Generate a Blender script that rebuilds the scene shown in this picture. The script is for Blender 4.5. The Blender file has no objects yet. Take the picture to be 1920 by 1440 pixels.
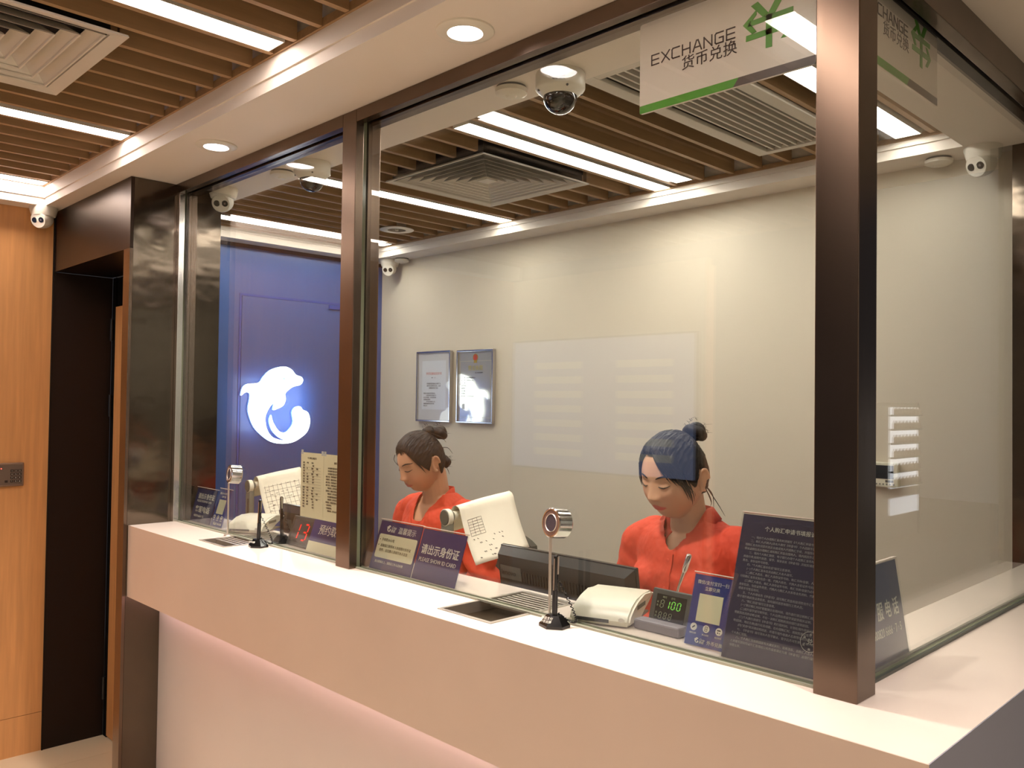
import bpy, bmesh, math, random
from mathutils import Vector, Matrix, noise
R = math.radians
random.seed(7)
SC = bpy.context.scene
COL = SC.collection

# ------------------------------------------------------------------ camera
yw, pt, rl, FP = 0.794122739, 0.0218100241, 0.0128664798, 1582.85
fw = Vector((-math.sin(yw)*math.cos(pt), math.cos(yw)*math.cos(pt), math.sin(pt)))
r0 = Vector((math.cos(yw), math.sin(yw), 0)); u0 = r0.cross(fw)
rt = math.cos(rl)*r0 + math.sin(rl)*u0
up = -math.sin(rl)*r0 + math.cos(rl)*u0
cd = bpy.data.cameras.new('camera'); cam = bpy.data.objects.new('camera', cd); COL.objects.link(cam)
cam.matrix_world = Matrix(((rt.x, up.x, -fw.x, 0), (rt.y, up.y, -fw.y, 0), (rt.z, up.z, -fw.z, 1.6), (0, 0, 0, 1)))
cd.sensor_width = 36; cd.lens = FP*36/1920; cd.clip_start = .02; cd.clip_end = 60
SC.camera = cam
# ------------------------------------------------------------------ world, exposure
W = bpy.data.worlds.new('world'); SC.world = W; W.use_nodes = True
W.node_tree.nodes['Background'].inputs[0].default_value = (.62, .60, .66, 1)
W.node_tree.nodes['Background'].inputs[1].default_value = .10
SC.view_settings.view_transform = 'Standard'; SC.view_settings.look = 'None'
SC.view_settings.gamma = 1; SC.view_settings.exposure = 0.0; SC.view_settings.use_curve_mapping = False
SC.cycles.use_denoising = True
SC.cycles.max_bounces = 10; SC.cycles.transparent_max_bounces = 24; SC.cycles.diffuse_bounces = 4
SC.cycles.caustics_reflective = False; SC.cycles.caustics_refractive = False
SC.cycles.sample_clamp_indirect = 6

WARM = (1, .83, .73); NEUT = (1, .92, .81)
STRIP_LOBBY = 27.0; STRIP_BOOTH = 27.0; DOWN_W = 120.0; COUNTER_LED = 20.0

def add_light(name, kind, loc, power, color, size=.1, sizey=None, rot=(0, 0, 0), spot=None):
    l = bpy.data.lights.new(name, kind); l.energy = power; l.color = color
    if kind == 'AREA':
        l.size = size
        if sizey: l.shape = 'RECTANGLE'; l.size_y = sizey
    elif kind == 'SPOT':
        l.spot_size = R(spot or 80); l.spot_blend = 1.0; l.shadow_soft_size = size
    else: l.shadow_soft_size = size
    o = bpy.data.objects.new(name, l); o.location = loc; o.rotation_euler = rot; COL.objects.link(o)
    return o

# unseen area lamps added as fill from the open mall side at right
add_light('mall_side_fill', 'AREA', (3.6, -3.0, 3.9), 260, (1, .90, .84), 2.4, 2.4)
add_light('mall_side_fill', 'AREA', (4.6, 4.5, 3.9), 90, (.92, .95, 1), 2.0, 2.0)

# ------------------------------------------------------------------ materials
def lin(c):
    return tuple((x/255/12.92 if x/255 <= .04045 else ((x/255+.055)/1.055)**2.4) for x in c)
MATS = {}
def mat(name, col, rough=.5, metal=0., spec=.5, noise_amt=0, noise_scale=8, stretch=(1, 1, 1), bump=0, bump_scale=40,
        bstretch=None, emit=None, coat=0, estr=1, sss=0, detail=4, bdist=.002):
    if name in MATS: return MATS[name]
    m = bpy.data.materials.new(name); m.use_nodes = True; nt = m.node_tree; N = nt.nodes; L = nt.links
    b = N['Principled BSDF']; c = lin(col)
    b.inputs['Base Color'].default_value = (*c, 1); b.inputs['Roughness'].default_value = rough
    b.inputs['Metallic'].default_value = metal; b.inputs['Specular IOR Level'].default_value = spec
    b.inputs['Coat Weight'].default_value = coat; b.inputs['Coat Roughness'].default_value = .05
    if sss: b.inputs['Subsurface Weight'].default_value = sss; b.inputs['Subsurface Radius'].default_value = (.01, .004, .002)
    if emit:
        b.inputs['Emission Color'].default_value = (*lin(emit), 1); b.inputs['Emission Strength'].default_value = estr
    if noise_amt or bump:
        tc = N.new('ShaderNodeTexCoord')
    def nz(scale, st, det):
        mp = N.new('ShaderNodeMapping'); mp.inputs['Scale'].default_value = st
        L.new(tc.outputs['Object'], mp.inputs['Vector'])
        n = N.new('ShaderNodeTexNoise'); n.inputs['Scale'].default_value = scale; n.inputs['Detail'].default_value = det
        L.new(mp.outputs[0], n.inputs['Vector']); return n
    if noise_amt:
        n = nz(noise_scale, stretch, detail)
        rmp = N.new('ShaderNodeValToRGB'); rmp.color_ramp.elements[0].position = .3; rmp.color_ramp.elements[1].position = .7
        rmp.color_ramp.elements[0].color = (*[x*(1-noise_amt) for x in c], 1)
        rmp.color_ramp.elements[1].color = (*[min(1, x*(1+noise_amt)) for x in c], 1)
        L.new(n.outputs['Fac'], rmp.inputs[0]); L.new(rmp.outputs[0], b.inputs['Base Color'])
    if bump:
        n = nz(bump_scale, bstretch or stretch, 3); bp = N.new('ShaderNodeBump')
        bp.inputs['Strength'].default_value = bump; bp.inputs['Distance'].default_value = bdist
        L.new(n.outputs['Fac'], bp.inputs['Height']); L.new(bp.outputs[0], b.inputs['Normal'])
    MATS[name] = m; return m

def glass_mat(name, tint, edge=1.0, dirt=0.0):
    """architectural glass: straight-through transmission plus Schlick reflection on each face"""
    m = bpy.data.materials.new(name); m.use_nodes = True; nt = m.node_tree; N = nt.nodes; L = nt.links
    N.clear(); out = N.new('ShaderNodeOutputMaterial')
    tr = N.new('ShaderNodeBsdfTransparent'); tr.inputs[0].default_value = (*tint, 1)
    gl = N.new('ShaderNodeBsdfGlossy'); gl.inputs['Roughness'].default_value = .0
    gl.inputs[0].default_value = (1, 1, 1, 1)
    ge = N.new('ShaderNodeNewGeometry'); d = N.new('ShaderNodeVectorMath'); d.operation = 'DOT_PRODUCT'
    L.new(ge.outputs['Incoming'], d.inputs[0]); L.new(ge.outputs['Normal'], d.inputs[1])
    a = N.new('ShaderNodeMath'); a.operation = 'ABSOLUTE'; L.new(d.outputs['Value'], a.inputs[0])
    s = N.new('ShaderNodeMath'); s.operation = 'SUBTRACT'; s.inputs[0].default_value = 1; L.new(a.outputs[0], s.inputs[1])
    p = N.new('ShaderNodeMath'); p.operation = 'POWER'; p.inputs[1].default_value = 5; L.new(s.outputs[0], p.inputs[0])
    k = N.new('ShaderNodeMath'); k.operation = 'MULTIPLY_ADD'; k.inputs[1].default_value = .96; k.inputs[2].default_value = .042*edge
    L.new(p.outputs[0], k.inputs[0])
    mx = N.new('ShaderNodeMixShader'); L.new(k.outputs[0], mx.inputs[0]); L.new(tr.outputs[0], mx.inputs[1]); L.new(gl.outputs[0], mx.inputs[2])
    L.new(mx.outputs[0], out.inputs[0]); MATS[name] = m; return m

def emis(name, col, s):
    if name in MATS: return MATS[name]
    m = bpy.data.materials.new(name); m.use_nodes = True; N = m.node_tree.nodes; N.clear()
    e = N.new('ShaderNodeEmission'); o = N.new('ShaderNodeOutputMaterial'); e.inputs[0].default_value = (*col, 1); e.inputs[1].default_value = s
    m.node_tree.links.new(e.outputs[0], o.inputs[0]); MATS[name] = m; return m

BRONZE = mat('bronze_steel', (112, 96, 84), .22, 1, noise_amt=.10, noise_scale=5, bump=.05, bump_scale=60, bstretch=(1, 1, .04))
def anis(m, a):
    N = m.node_tree.nodes; b = N['Principled BSDF']; b.inputs['Anisotropic'].default_value = a; b.inputs['Anisotropic Rotation'].default_value = .25
    tg = N.new('ShaderNodeTangent'); tg.direction_type = 'RADIAL'; tg.axis = 'Z'; m.node_tree.links.new(tg.outputs[0], b.inputs['Tangent'])
anis(BRONZE, .75)
BRONZE_WAVY = mat('bronze_steel_rippled', (104, 94, 84), .13, 1, noise_amt=.06, noise_scale=4, bump=.5, bump_scale=2.6, bstretch=(1, 1, 1.6), bdist=.012)
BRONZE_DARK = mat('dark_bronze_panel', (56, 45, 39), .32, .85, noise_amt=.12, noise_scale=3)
MARBLE = mat('cream_engineered_stone', (236, 222, 208), .13, 0, noise_amt=.035, noise_scale=3.5, coat=.25)
MARBLE_F = mat('cream_stone_fascia', (226, 204, 188), .22, 0, noise_amt=.045, noise_scale=2.2)
WHITE_C = mat('white_ceiling_paint', (226, 216, 206), .6)
WALL = mat('beige_grey_wall_paint', (214, 204, 186), .55, noise_amt=.02, noise_scale=2)
BLUE = mat('blue_wall_paint', (54, 84, 146), .3, noise_amt=.04, noise_scale=3)
BLUE2 = mat('bright_blue_reveal', (30, 66, 150), .4)
WOOD = mat('oak_veneer', (208, 152, 96), .42, noise_amt=.10, noise_scale=9, stretch=(6, 6, .35), detail=8)
SLAT = mat('timber_baffle', (160, 128, 92), .5, noise_amt=.10, noise_scale=10, stretch=(8, .5, 8))
VOID = mat('dark_ceiling_void', (30, 24, 20), .9)
FLOOR = mat('cream_polished_floor_tile', (226, 212, 180), .12, noise_amt=.03, noise_scale=2)
WHITE_P = mat('white_plastic', (224, 218, 206), .35)
CREAM_P = mat('cream_plastic', (220, 216, 196), .35)
GREY_P = mat('grey_plastic', (120, 122, 112), .45)
DGREY_P = mat('dark_grey_plastic', (62, 64, 62), .45)
BLACK_P = mat('black_plastic', (22, 22, 23), .35)
BLACK_G = mat('black_glossy_plastic', (14, 14, 15), .12)
CHROME = mat('polished_aluminium', (222, 220, 218), .16, 1)
SATIN = mat('satin_steel', (214, 206, 194), .32, .85)
PAPER = mat('white_paper', (232, 226, 206), .8)
PAPER_C = mat('cream_paper', (226, 220, 186), .8)
INK = mat('grey_ink', (90, 84, 78), .8)
INKD = mat('black_ink', (34, 30, 30), .7)
NAVY = mat('navy_print', (34, 38, 92), .35)
NAVY2 = mat('navy_purple_print', (34, 40, 102), .35)
NOTICE = mat('slate_purple_print', (62, 54, 76), .3)
WHT = mat('white_print', (232, 228, 214), .6)
SILVER = mat('silver_frame', (200, 200, 204), .2, 1)
VENTW = mat('white_powder_coat', (206, 200, 190), .45)
GLASS = glass_mat('clear_glass', (.965, .985, .975), 1.0)
ACRYL = glass_mat('clear_acrylic', (.97, .975, .97), .9)
GEDGE = mat('green_glass_edge', (128, 132, 108), .15)
SEAL = mat('clear_silicone_seal', (150, 150, 132), .4)
SKIN = None

# ------------------------------------------------------------------ mesh builder
class MB:
    def __init__(s): s.v = []; s.f = []; s.mi = []; s.cur = 0
    def add(s, vs, fs, M=None):
        b = len(s.v); s.v += [tuple(M @ Vector(v)) if M else tuple(v) for v in vs]
        s.f += [tuple(i+b for i in f) for f in fs]; s.mi += [s.cur]*len(fs); return s
    def box(s, x0, x1, y0, y1, z0, z1, M=None, c=0):
        if c <= 0:
            vs = [(x, y, z) for z in (z0, z1) for y in (y0, y1) for x in (x0, x1)]
            return s.add(vs, [(0, 2, 3, 1), (4, 5, 7, 6), (0, 1, 5, 4), (2, 6, 7, 3), (0, 4, 6, 2), (1, 3, 7, 5)], M)
        bm = bmesh.new(); bmesh.ops.create_cube(bm, size=1)
        for v in bm.verts: v.co = Vector(((x0+x1)/2+v.co.x*(x1-x0), (y0+y1)/2+v.co.y*(y1-y0), (z0+z1)/2+v.co.z*(z1-z0)))
        bmesh.ops.bevel(bm, geom=bm.edges[:], offset=c, segments=2, affect='EDGES', profile=.5)
        vs = [tuple(v.co) for v in bm.verts]; fs = [tuple(v.index for v in f.verts) for f in bm.faces]; bm.free()
        return s.add(vs, fs, M)
    def prism(s, poly, z0, z1, M=None):
        from mathutils.geometry import tessellate_polygon
        n = len(poly); tris = tessellate_polygon([[Vector((p[0], p[1], 0)) for p in poly]])
        A = sum(poly[i][0]*poly[(i+1) % n][1]-poly[(i+1) % n][0]*poly[i][1] for i in range(n))
        vs = [(p[0], p[1], z0) for p in poly]+[(p[0], p[1], z1) for p in poly]; fs = []
        for t in tris:
            a, b, c = t
            cr = (poly[b][0]-poly[a][0])*(poly[c][1]-poly[a][1])-(poly[b][1]-poly[a][1])*(poly[c][0]-poly[a][0])
            if cr < 0: a, c = c, a
            fs += [(c, b, a), (a+n, b+n, c+n)]
        for i in range(n):
            j = (i+1) % n
            fs.append((i, j, j+n, i+n) if A > 0 else (j, i, i+n, j+n))
        return s.add(vs, fs, M)
    def lathe(s, prof, n=32, M=None):
        vs = []; fs = []; m = len(prof)
        for i in range(n):
            a = 2*math.pi*i/n
            for r, z in prof: vs.append((r*math.cos(a), r*math.sin(a), z))
        for i in range(n):
            j = (i+1) % n
            for k in range(m-1): fs.append((i*m+k, j*m+k, j*m+k+1, i*m+k+1))
        return s.add(vs, fs, M)
    def tube(s, pts, rad, n=10, M=None, cap=True, flat=1):
        pts = [Vector(p) for p in pts]; rads = rad if isinstance(rad, (list, tuple)) else [rad]*len(pts)
        vs = []; fs = []; prev = None
        for i, p in enumerate(pts):
            t = (pts[min(i+1, len(pts)-1)]-pts[max(i-1, 0)])
            t = t.normalized() if t.length > 1e-9 else Vector((0, 0, 1))
            a = prev if prev else (Vector((0, 0, 1)) if abs(t.z) < .9 else Vector((1, 0, 0)))
            x = (a-t*a.dot(t)).normalized(); y = t.cross(x); prev = x
            for k in range(n):
                an = 2*math.pi*k/n; vs.append(p+(x*math.cos(an)*flat+y*math.sin(an))*rads[i])
        for i in range(len(pts)-1):
            for k in range(n): fs.append((i*n+k, i*n+(k+1) % n, (i+1)*n+(k+1) % n, (i+1)*n+k))
        if cap: fs += [tuple(range(n))[::-1], tuple(range((len(pts)-1)*n, len(pts)*n))]
        return s.add(vs, fs, M)
    def ball(s, c, r, n=16, M=None):
        r = r if isinstance(r, (list, tuple)) else (r, r, r); prof = [(math.sin(math.pi*k/n), -math.cos(math.pi*k/n)) for k in range(n+1)]
        T = Matrix.Translation(c) @ Matrix.Diagonal((r[0], r[1], r[2], 1))
        return s.lathe([(max(a, 1e-5), b) for a, b in prof], n*2, (M @ T) if M else T)
    def loft(s, rings, n=32, M=None):
        """rings: (z,cx,cy,rx,ry)"""
        vs = []; fs = []
        for z, cx, cy, rx, ry in rings:
            for k in range(n):
                a = 2*math.pi*k/n; vs.append((cx+rx*math.cos(a), cy+ry*math.sin(a), z))
        for i in range(len(rings)-1):
            for k in range(n): fs.append((i*n+k, i*n+(k+1) % n, (i+1)*n+(k+1) % n, (i+1)*n+k))
        fs += [tuple(range(n))[::-1], tuple(range((len(rings)-1)*n, len(rings)*n))]
        return s.add(vs, fs, M)
    def mesh(s, name):
        me = bpy.data.meshes.new(name); me.from_pydata(s.v, [], s.f); me.update(); return me
    def obj(s, name, m, parent=None, smooth=False, loc=None):
        me = s.mesh(name)
        for q in (m if isinstance(m, (list, tuple)) else [m]): me.materials.append(q)
        if any(s.mi): me.polygons.foreach_set('material_index', s.mi)
        if smooth:
            me.polygons.foreach_set('use_smooth', [True]*len(me.polygons))
            me.set_sharp_from_angle(angle=R(38))
        o = bpy.data.objects.new(name, me); COL.objects.link(o)
        if parent: o.parent = parent
        if loc: o.location = loc
        return o

def thing(name, label, cat, loc=(0, 0, 0), rz=0, group=None):
    o = bpy.data.objects.new(name, None); COL.objects.link(o); o.location = loc; o.rotation_euler = (0, 0, rz)
    o.empty_display_size = .05
    o['label'] = label; o['category'] = cat
    if group: o['group'] = group
    return o
def tag(o, label, cat, group=None):
    o['label'] = label; o['category'] = cat
    if group: o['group'] = group
    return o
def struct(name, label=None):
    o = bpy.data.objects.new(name, None); COL.objects.link(o); o['kind'] = 'structure'
    if label: o['label'] = label
    return o
def S(o, label=None):
    o['kind'] = 'structure'
    if label: o['label'] = label
    return o
def copy_tree(o, loc, label, rz=None):
    r = o.copy(); COL.objects.link(r); r.location = loc; r['label'] = label
    if rz is not None: r.rotation_euler = (0, 0, rz)
    for ch in list(o.children):
        c = ch.copy(); COL.objects.link(c); c.parent = r
        for g in list(ch.children):
            d = g.copy(); COL.objects.link(d); d.parent = c
    return r
def fr(o, rx, u):
    """frame whose local x runs along rx, y along u, z = out of the face"""
    rx = Vector(rx).normalized(); u = Vector(u).normalized(); n = rx.cross(u)
    return Matrix(((rx.x, u.x, n.x, o[0]), (rx.y, u.y, n.y, o[1]), (rx.z, u.z, n.z, o[2]), (0, 0, 0, 1)))
def look(o, d):
    """frame with local z along d"""
    d = Vector(d).normalized(); x = Vector((0, 0, 1)).cross(d)
    x = x.normalized() if x.length > 1e-4 else Vector((1, 0, 0)); y = d.cross(x)
    return Matrix(((x.x, y.x, d.x, o[0]), (x.y, y.y, d.y, o[1]), (x.z, y.z, d.z, o[2]), (0, 0, 0, 1)))

def text(s, size, M, x, y, m, parent, name='lettering', align='LEFT', sx=1, wt=0, z=.0008, ls=1, shear=0, res=2):
    c = bpy.data.curves.new(name, 'FONT'); c.body = s; c.size = size; c.align_x = align; c.extrude = .0002
    c.resolution_u = res; c.offset = wt; c.space_line = ls; c.shear = shear
    t = bpy.data.objects.new('tmp', c); COL.objects.link(t)
    bpy.context.view_layer.update()
    dg = bpy.context.evaluated_depsgraph_get(); me = bpy.data.meshes.new_from_object(t.evaluated_get(dg))
    bpy.data.objects.remove(t); bpy.data.curves.remove(c)
    me.transform(M @ Matrix.Translation((x, y, z)) @ Matrix.Diagonal((sx, 1, 1, 1)))
    me.materials.clear(); me.materials.append(m); me.name = name
    o = bpy.data.objects.new(name, me); COL.objects.link(o)
    if parent: o.parent = parent
    return o

# =================================================================== SETTING
ZS = 2.446      # soffit underside
ZC = 1.115      # counter top
# ---- floor
fl = struct('floor', 'polished cream tile floor of the lobby')
nx = 0
for ix in range(-6, 5):
    for iy in range(-5, 2):
        x0, y0 = ix*.8, iy*.8-.02
        if x0 > 3: continue
        MB().box(x0+.001, x0+.799, y0+.001, y0+.799, -.02, 0).obj('tile', FLOOR, fl)
MB().box(-6, 12, -8, 16, -.06, -.021).obj('screed', mat('grey_grout', (150, 140, 120), .7), fl)
S(MB().box(-4.302, -.80, 1.60, 3.085, -.018, .20).obj('floor.001', mat('grey_booth_floor', (120, 116, 110), .6)), 'raised floor inside the booth')

# ---- soffit ceiling, one white slab of pieces with risers round both coffers
S(MB().box(-4.4, 2.2, 1.129, 1.665, ZS, 2.62).box(-4.4, -4.12, -1.3, 1.129, ZS, 2.62)
  .box(-4.4, 2.2, 2.93, 3.3, ZS, 2.62).box(-4.4, -4.19, 1.665, 2.93, ZS, 2.62).box(-.918, 2.2, 1.665, 2.93, ZS, 2.62)
  .obj('ceiling', WHITE_C), 'white plaster soffit around the two slatted coffers')
def riser(name, x0, x1, y0, y1, z0, z1, zt):
    s_ = struct(name)
    # timber edge strip around the coffer, at the top of the white riser
    t = .014
    for b in ((x0, x1, y1-t, y1, z1, zt), (x0, x1, y0, y0+t, z1, zt), (x0, x0+t, y0+t, y1-t, z1, zt), (x1-t, x1, y0+t, y1-t, z1, zt)):
        MB().box(*b).obj('edge_strip', SLAT, s_)
    t2 = .006
    for b in ((x0, x1, y1-t2, y1, z0+.034, z1), (x0, x0+t2, y0, y1-t2, z0+.034, z1)):
        MB().box(*b).obj('cove_step', WHITE_C, s_)
    return s_
riser('trim_1', -4.12, 2.2, -1.3, 1.129, ZS, 2.530, 2.552)
riser('trim_2', -4.19, -.918, 1.665, 2.93, ZS, 2.500, 2.516)
S(MB().box(-4.5, 2.2, -1.4, 3.4, 2.78, 2.82).obj('ceiling.001', VOID), 'dark plenum above the slats')

# ---- slatted ceilings
sl = struct('ceiling.002', 'brown timber slats over the lobby')
sm = MB().box(-.009, .009, -1.215, 1.215, 0, .095).mesh('slat'); sm.materials.append(SLAT)
xs = []
x = -1.835
while x > -4.1: xs.append(x); x -= .1205
x = -1.835+.1205
while x < 2.1: xs.append(x); x += .1205
LL = (-2.02, -3.125, -4.065, -.985, .06)
xs = [x for x in xs if all(abs(x-q) > .052 for q in LL)]
for q in LL:
    for d in (-.054, .054):
        if -4.11 < q+d and all(abs(x-q-d) > .045 for x in xs): xs.append(q+d)
VX0, VX1, VY0, VY1 = -2.80, -2.21, .20, .79
for x in xs:
    if VX0 < x < VX1:
        MB().box(-.009, .009, VY1+.01, 1.114, 0, .095).obj('slat', SLAT, sl, loc=(x, 0, 2.532))
        MB().box(-.009, .009, -1.3, VY0-.01, 0, .095).obj('slat', SLAT, sl, loc=(x, 0, 2.532))
    else:
        o = bpy.data.objects.new('slat', sm); COL.objects.link(o); o.parent = sl; o.location = (x, -.1, 2.532)
sl2 = struct('ceiling.003', 'brown timber slats over the booth')
BXS = [-1.03+.07, -1.19, -1.63, -1.75, -1.885, -2.0125, -2.140, -2.26, -2.38, -2.50, -2.62, -2.74, -2.86, -2.965, -3.09, -3.21, -3.33, -3.45, -3.57, -3.69, -3.81, -3.935, -4.065, -4.15]
BXS[0] = -1.005+.0
bs = MB().box(-.009, .009, 1.68, 2.915, 0, .075).mesh('slat'); bs.materials.append(SLAT)
for x in BXS:
    if -2.83 < x < -2.22:
        MB().box(-.009, .009, 1.68, 2.025, 0, .075).obj('slat', SLAT, sl2, loc=(x, 0, 2.506))
        MB().box(-.009, .009, 2.625, 2.915, 0, .075).obj('slat', SLAT, sl2, loc=(x, 0, 2.506))
    else:
        o = bpy.data.objects.new('slat', bs); COL.objects.link(o); o.parent = sl2; o.location = (x, 0, 2.506)
for x in (-1.51, -1.39, -1.27):
    MB().box(-.009, .009, 2.76, 2.915, 0, .075).obj('slat', SLAT, sl2, loc=(x, 0, 2.506))
    MB().box(-.009, .009, 1.68, 1.745, 0, .075).obj('slat', SLAT, sl2, loc=(x, 0, 2.506))

# ---- light strips
ES_L = emis('lobby_tube_glow', WARM, STRIP_LOBBY); ES_B = emis('booth_tube_glow', NEUT, STRIP_BOOTH)
def strip(x, y0, y1, z, w, label, group, em):
    t = thing('strip_light', label, 'light', (x, (y0+y1)/2, z), group=group); l = (y1-y0)/2
    h_ = MB().box(-w/2-.003, w/2+.003, -l-.003, l+.003, .0015, .05)
    for b in ((-w/2-.003, -w/2, -l-.003, l+.003), (w/2, w/2+.003, -l-.003, l+.003), (-w/2, w/2, -l-.003, -l), (-w/2, w/2, l, l+.003)): h_.box(*b, -.001, .0015)
    h_.obj('housing', VENTW, t)
    MB().box(-w/2, w/2, -l, l, 0, .001).obj('diffuser', em, t)
g = 'strip lights in the lobby ceiling'
strip(-2.02, -.10, 1.095, 2.531, .078, 'glowing strip light in lobby slats, nearest the downlights', g, ES_L)
strip(-3.125, -.10, 1.11, 2.531, .078, 'glowing strip light in lobby slats, beside the square vent', g, ES_L)
strip(-4.065, -.10, 1.11, 2.531, .078, 'glowing strip light in lobby slats, closest to the wood wall', g, ES_L)
strip(-.985, -.10, 1.10, 2.531, .078, 'lobby strip light nearest the corner post, mirrored in the exchange sign', g, ES_L)
strip(.06, -.10, 1.10, 2.531, .078, 'lobby strip light above the viewer', g, ES_L)
g = 'strip lights in the booth ceiling'
strip(-2.082, 1.80, 2.915, 2.504, .076, 'bright booth strip light of the close pair, on the square vent side', g, ES_B)
strip(-1.943, 1.77, 2.87, 2.504, .074, 'bright booth strip light of the close pair, on the linear grille side', g, ES_B)
strip(-3.028, 1.75, 2.93-.01, 2.504, .085, 'booth strip light on the far side of the square vent', g, ES_B)
strip(-4.0, 1.72, 2.90, 2.504, .085, 'booth strip light along the top of the blue wall', g, ES_B)
strip(-1.075, 1.72, 2.89, 2.504, .08, 'booth strip light beside the corner post and linear grille', g, ES_B)

# ---- square diffusers
def vent(loc, size, n, label, hw):
    t = thing('ceiling_vent', label, 'vent', loc); h = size/2; fwid = hw
    def ring(a, b, za, zb, th, nm, mt_=None):
        m = MB(); vs = []
        for s_, z in ((a, za), (b, zb), (b-.002, zb+th), (a-.002, za+th)):
            vs += [(-s_, -s_, z), (s_, -s_, z), (s_, s_, z), (-s_, s_, z)]
        fs = []
        for r in range(4):
            for k in range(4):
                fs.append((r*4+k, r*4+(k+1) % 4, ((r+1) % 4)*4+(k+1) % 4, ((r+1) % 4)*4+k))
        m.add(vs, fs); return m.obj(nm, mt_ or VENTW, t)
    ring(h, h-fwid, -.012, -.006, .006, 'frame')
    ring(h-fwid+.002, h-fwid-.002, -.004, .05, .004, 'throat', VOID)
    st = (h-fwid-.03)/n
    for k in range(n):
        a = h-fwid-.004-st*k
        lv = ring(a-.004, a-st*.66, -.004, .018, .0016, 'louvre'); ring(a-.002, a-.0055, -.0075, -.0065, .003, 'louvre_lip').parent = lv
    MB().box(-.03, .03, -.03, .03, -.004, .004).obj('centre_plate', VENTW, t)
    MB().box(-h+.01, h-.01, -h+.01, h-.01, .05, .06).obj('back_box', VOID, t)
    return t
vent((-2.505, .495, 2.528), .59, 5, 'square white ceiling vent among the lobby slats', .035)
vent((-2.525, 2.325, 2.505), .59, 7, 'square white ceiling vent among the booth slats', .022)
# ---- linear grille
t = thing('air_grille', 'white linear air grille with dark slots in booth ceiling', 'vent', (-1.37, 2.25, 2.503))
gx, gy = .165, .49
for b in ((-gx, -gx+.045, -gy, gy), (gx-.045, gx, -gy, gy), (-gx+.045, gx-.045, -gy, -gy+.03), (-gx+.045, gx-.045, gy-.03, gy)):
    MB().box(*b, -.008, .006, c=.002).obj('frame', VENTW, t)
for k in range(8):
    x = -gx+.045+.009+k*.0283
    MB().box(x+.013, x+.020, -gy+.03, gy-.03, -.004, .014).obj('blade', VENTW, t)
MB().box(-gx+.02, gx-.02, -gy+.01, gy-.01, .045, .05).obj('back_box', VOID, t)
# ---- unlit round downlight between slats
t = thing('round_downlight', 'unlit round chrome downlight between booth slats', 'light', (-3.60, 2.67, 2.506))
MB().lathe([(.05, .03), (.05, .004), (.09, .0), (.09, -.004), (.048, -.006), (.046, .03)], 32).obj('rim', SATIN, t, True)
MB().lathe([(.0001, .012), (.046, .02)], 24).obj('reflector', CHROME, t, True)
MB().lathe([(.0001, -.01), (.009, -.008), (.009, .014)], 12).obj('bulb', WHITE_P, t, True)

# ---- downlights in the soffit
DG = emis('downlight_glow', (1, .90, .90), 22)
def downlight(x, y, label):
    t = thing('downlight', label, 'light', (x, y, ZS), group='recessed downlights over the counter')
    MB().lathe([(.038, -.001), (.041, -.008), (.054, -.009), (.066, -.004), (.067, 0)], 40).obj('trim_ring', WHITE_P, t, True)
    MB().lathe([(.0001, -.003), (.038, -.003)], 32).obj('lamp', DG, t, True)
    add_light('downlight_beam', 'SPOT', (x, y, ZS-.015), DOWN_W, (1, .86, .80), .03, spot=118)
downlight(-1.441, 1.252, 'lit recessed downlight nearest the exchange sign')
downlight(-2.698, 1.252, 'lit recessed downlight nearest the dark steel portal')
add_light('downlight_beam', 'SPOT', (-.25, 1.25, ZS-.015), DOWN_W*.45, (1, .86, .80), .03, spot=118)

# ---- walls
w = struct('wall_left', 'oak veneer lobby wall')
for k in range(4):
    y1 = 1.203-k*.9; MB().box(-4.27, -4.23, y1-.898, y1, .175, ZS).obj('panel', WOOD, w)
    MB().box(-4.27, -4.231, y1-.898, y1, 0, .173).obj('plinth_panel', WOOD, w)
S(MB().box(-4.35, -4.302, 1.56, 3.13, 0, ZS).obj('wall_left.001', BLUE), 'blue painted side wall of the booth')
S(MB().box(-4.302, -4.296, 1.57, 3.085, 2.425, ZS).obj('trim_3', mat('navy_gap_shadow', (34, 34, 60), .6)))  # dark strip painted in for the shadow line where wall meets soffit
S(MB().box(-4.35, -.80, 3.085, 3.14, 0, ZS).obj('wall_rear', WALL), 'beige grey rear wall of the booth')
d2 = struct('door_2', 'flush blue door in the blue wall')
for b in ((2.145, 2.157, .2, 2.175), (2.157, 2.93, 2.163, 2.175), (2.93, 2.942, .2, 2.175)):
    MB().box(-4.302, -4.2985, b[0], b[1], b[2], b[3]).obj('frame_strip', BLUE2, d2)
MB().box(-4.302, -4.2965, 2.159, 2.928, .205, 2.161).obj('door_leaf', BLUE, d2)
MB().box(-4.2965, -4.288, 2.70, 2.78, 2.135, 2.16, c=.002).obj('door_closer', BLUE2, d2)
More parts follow.
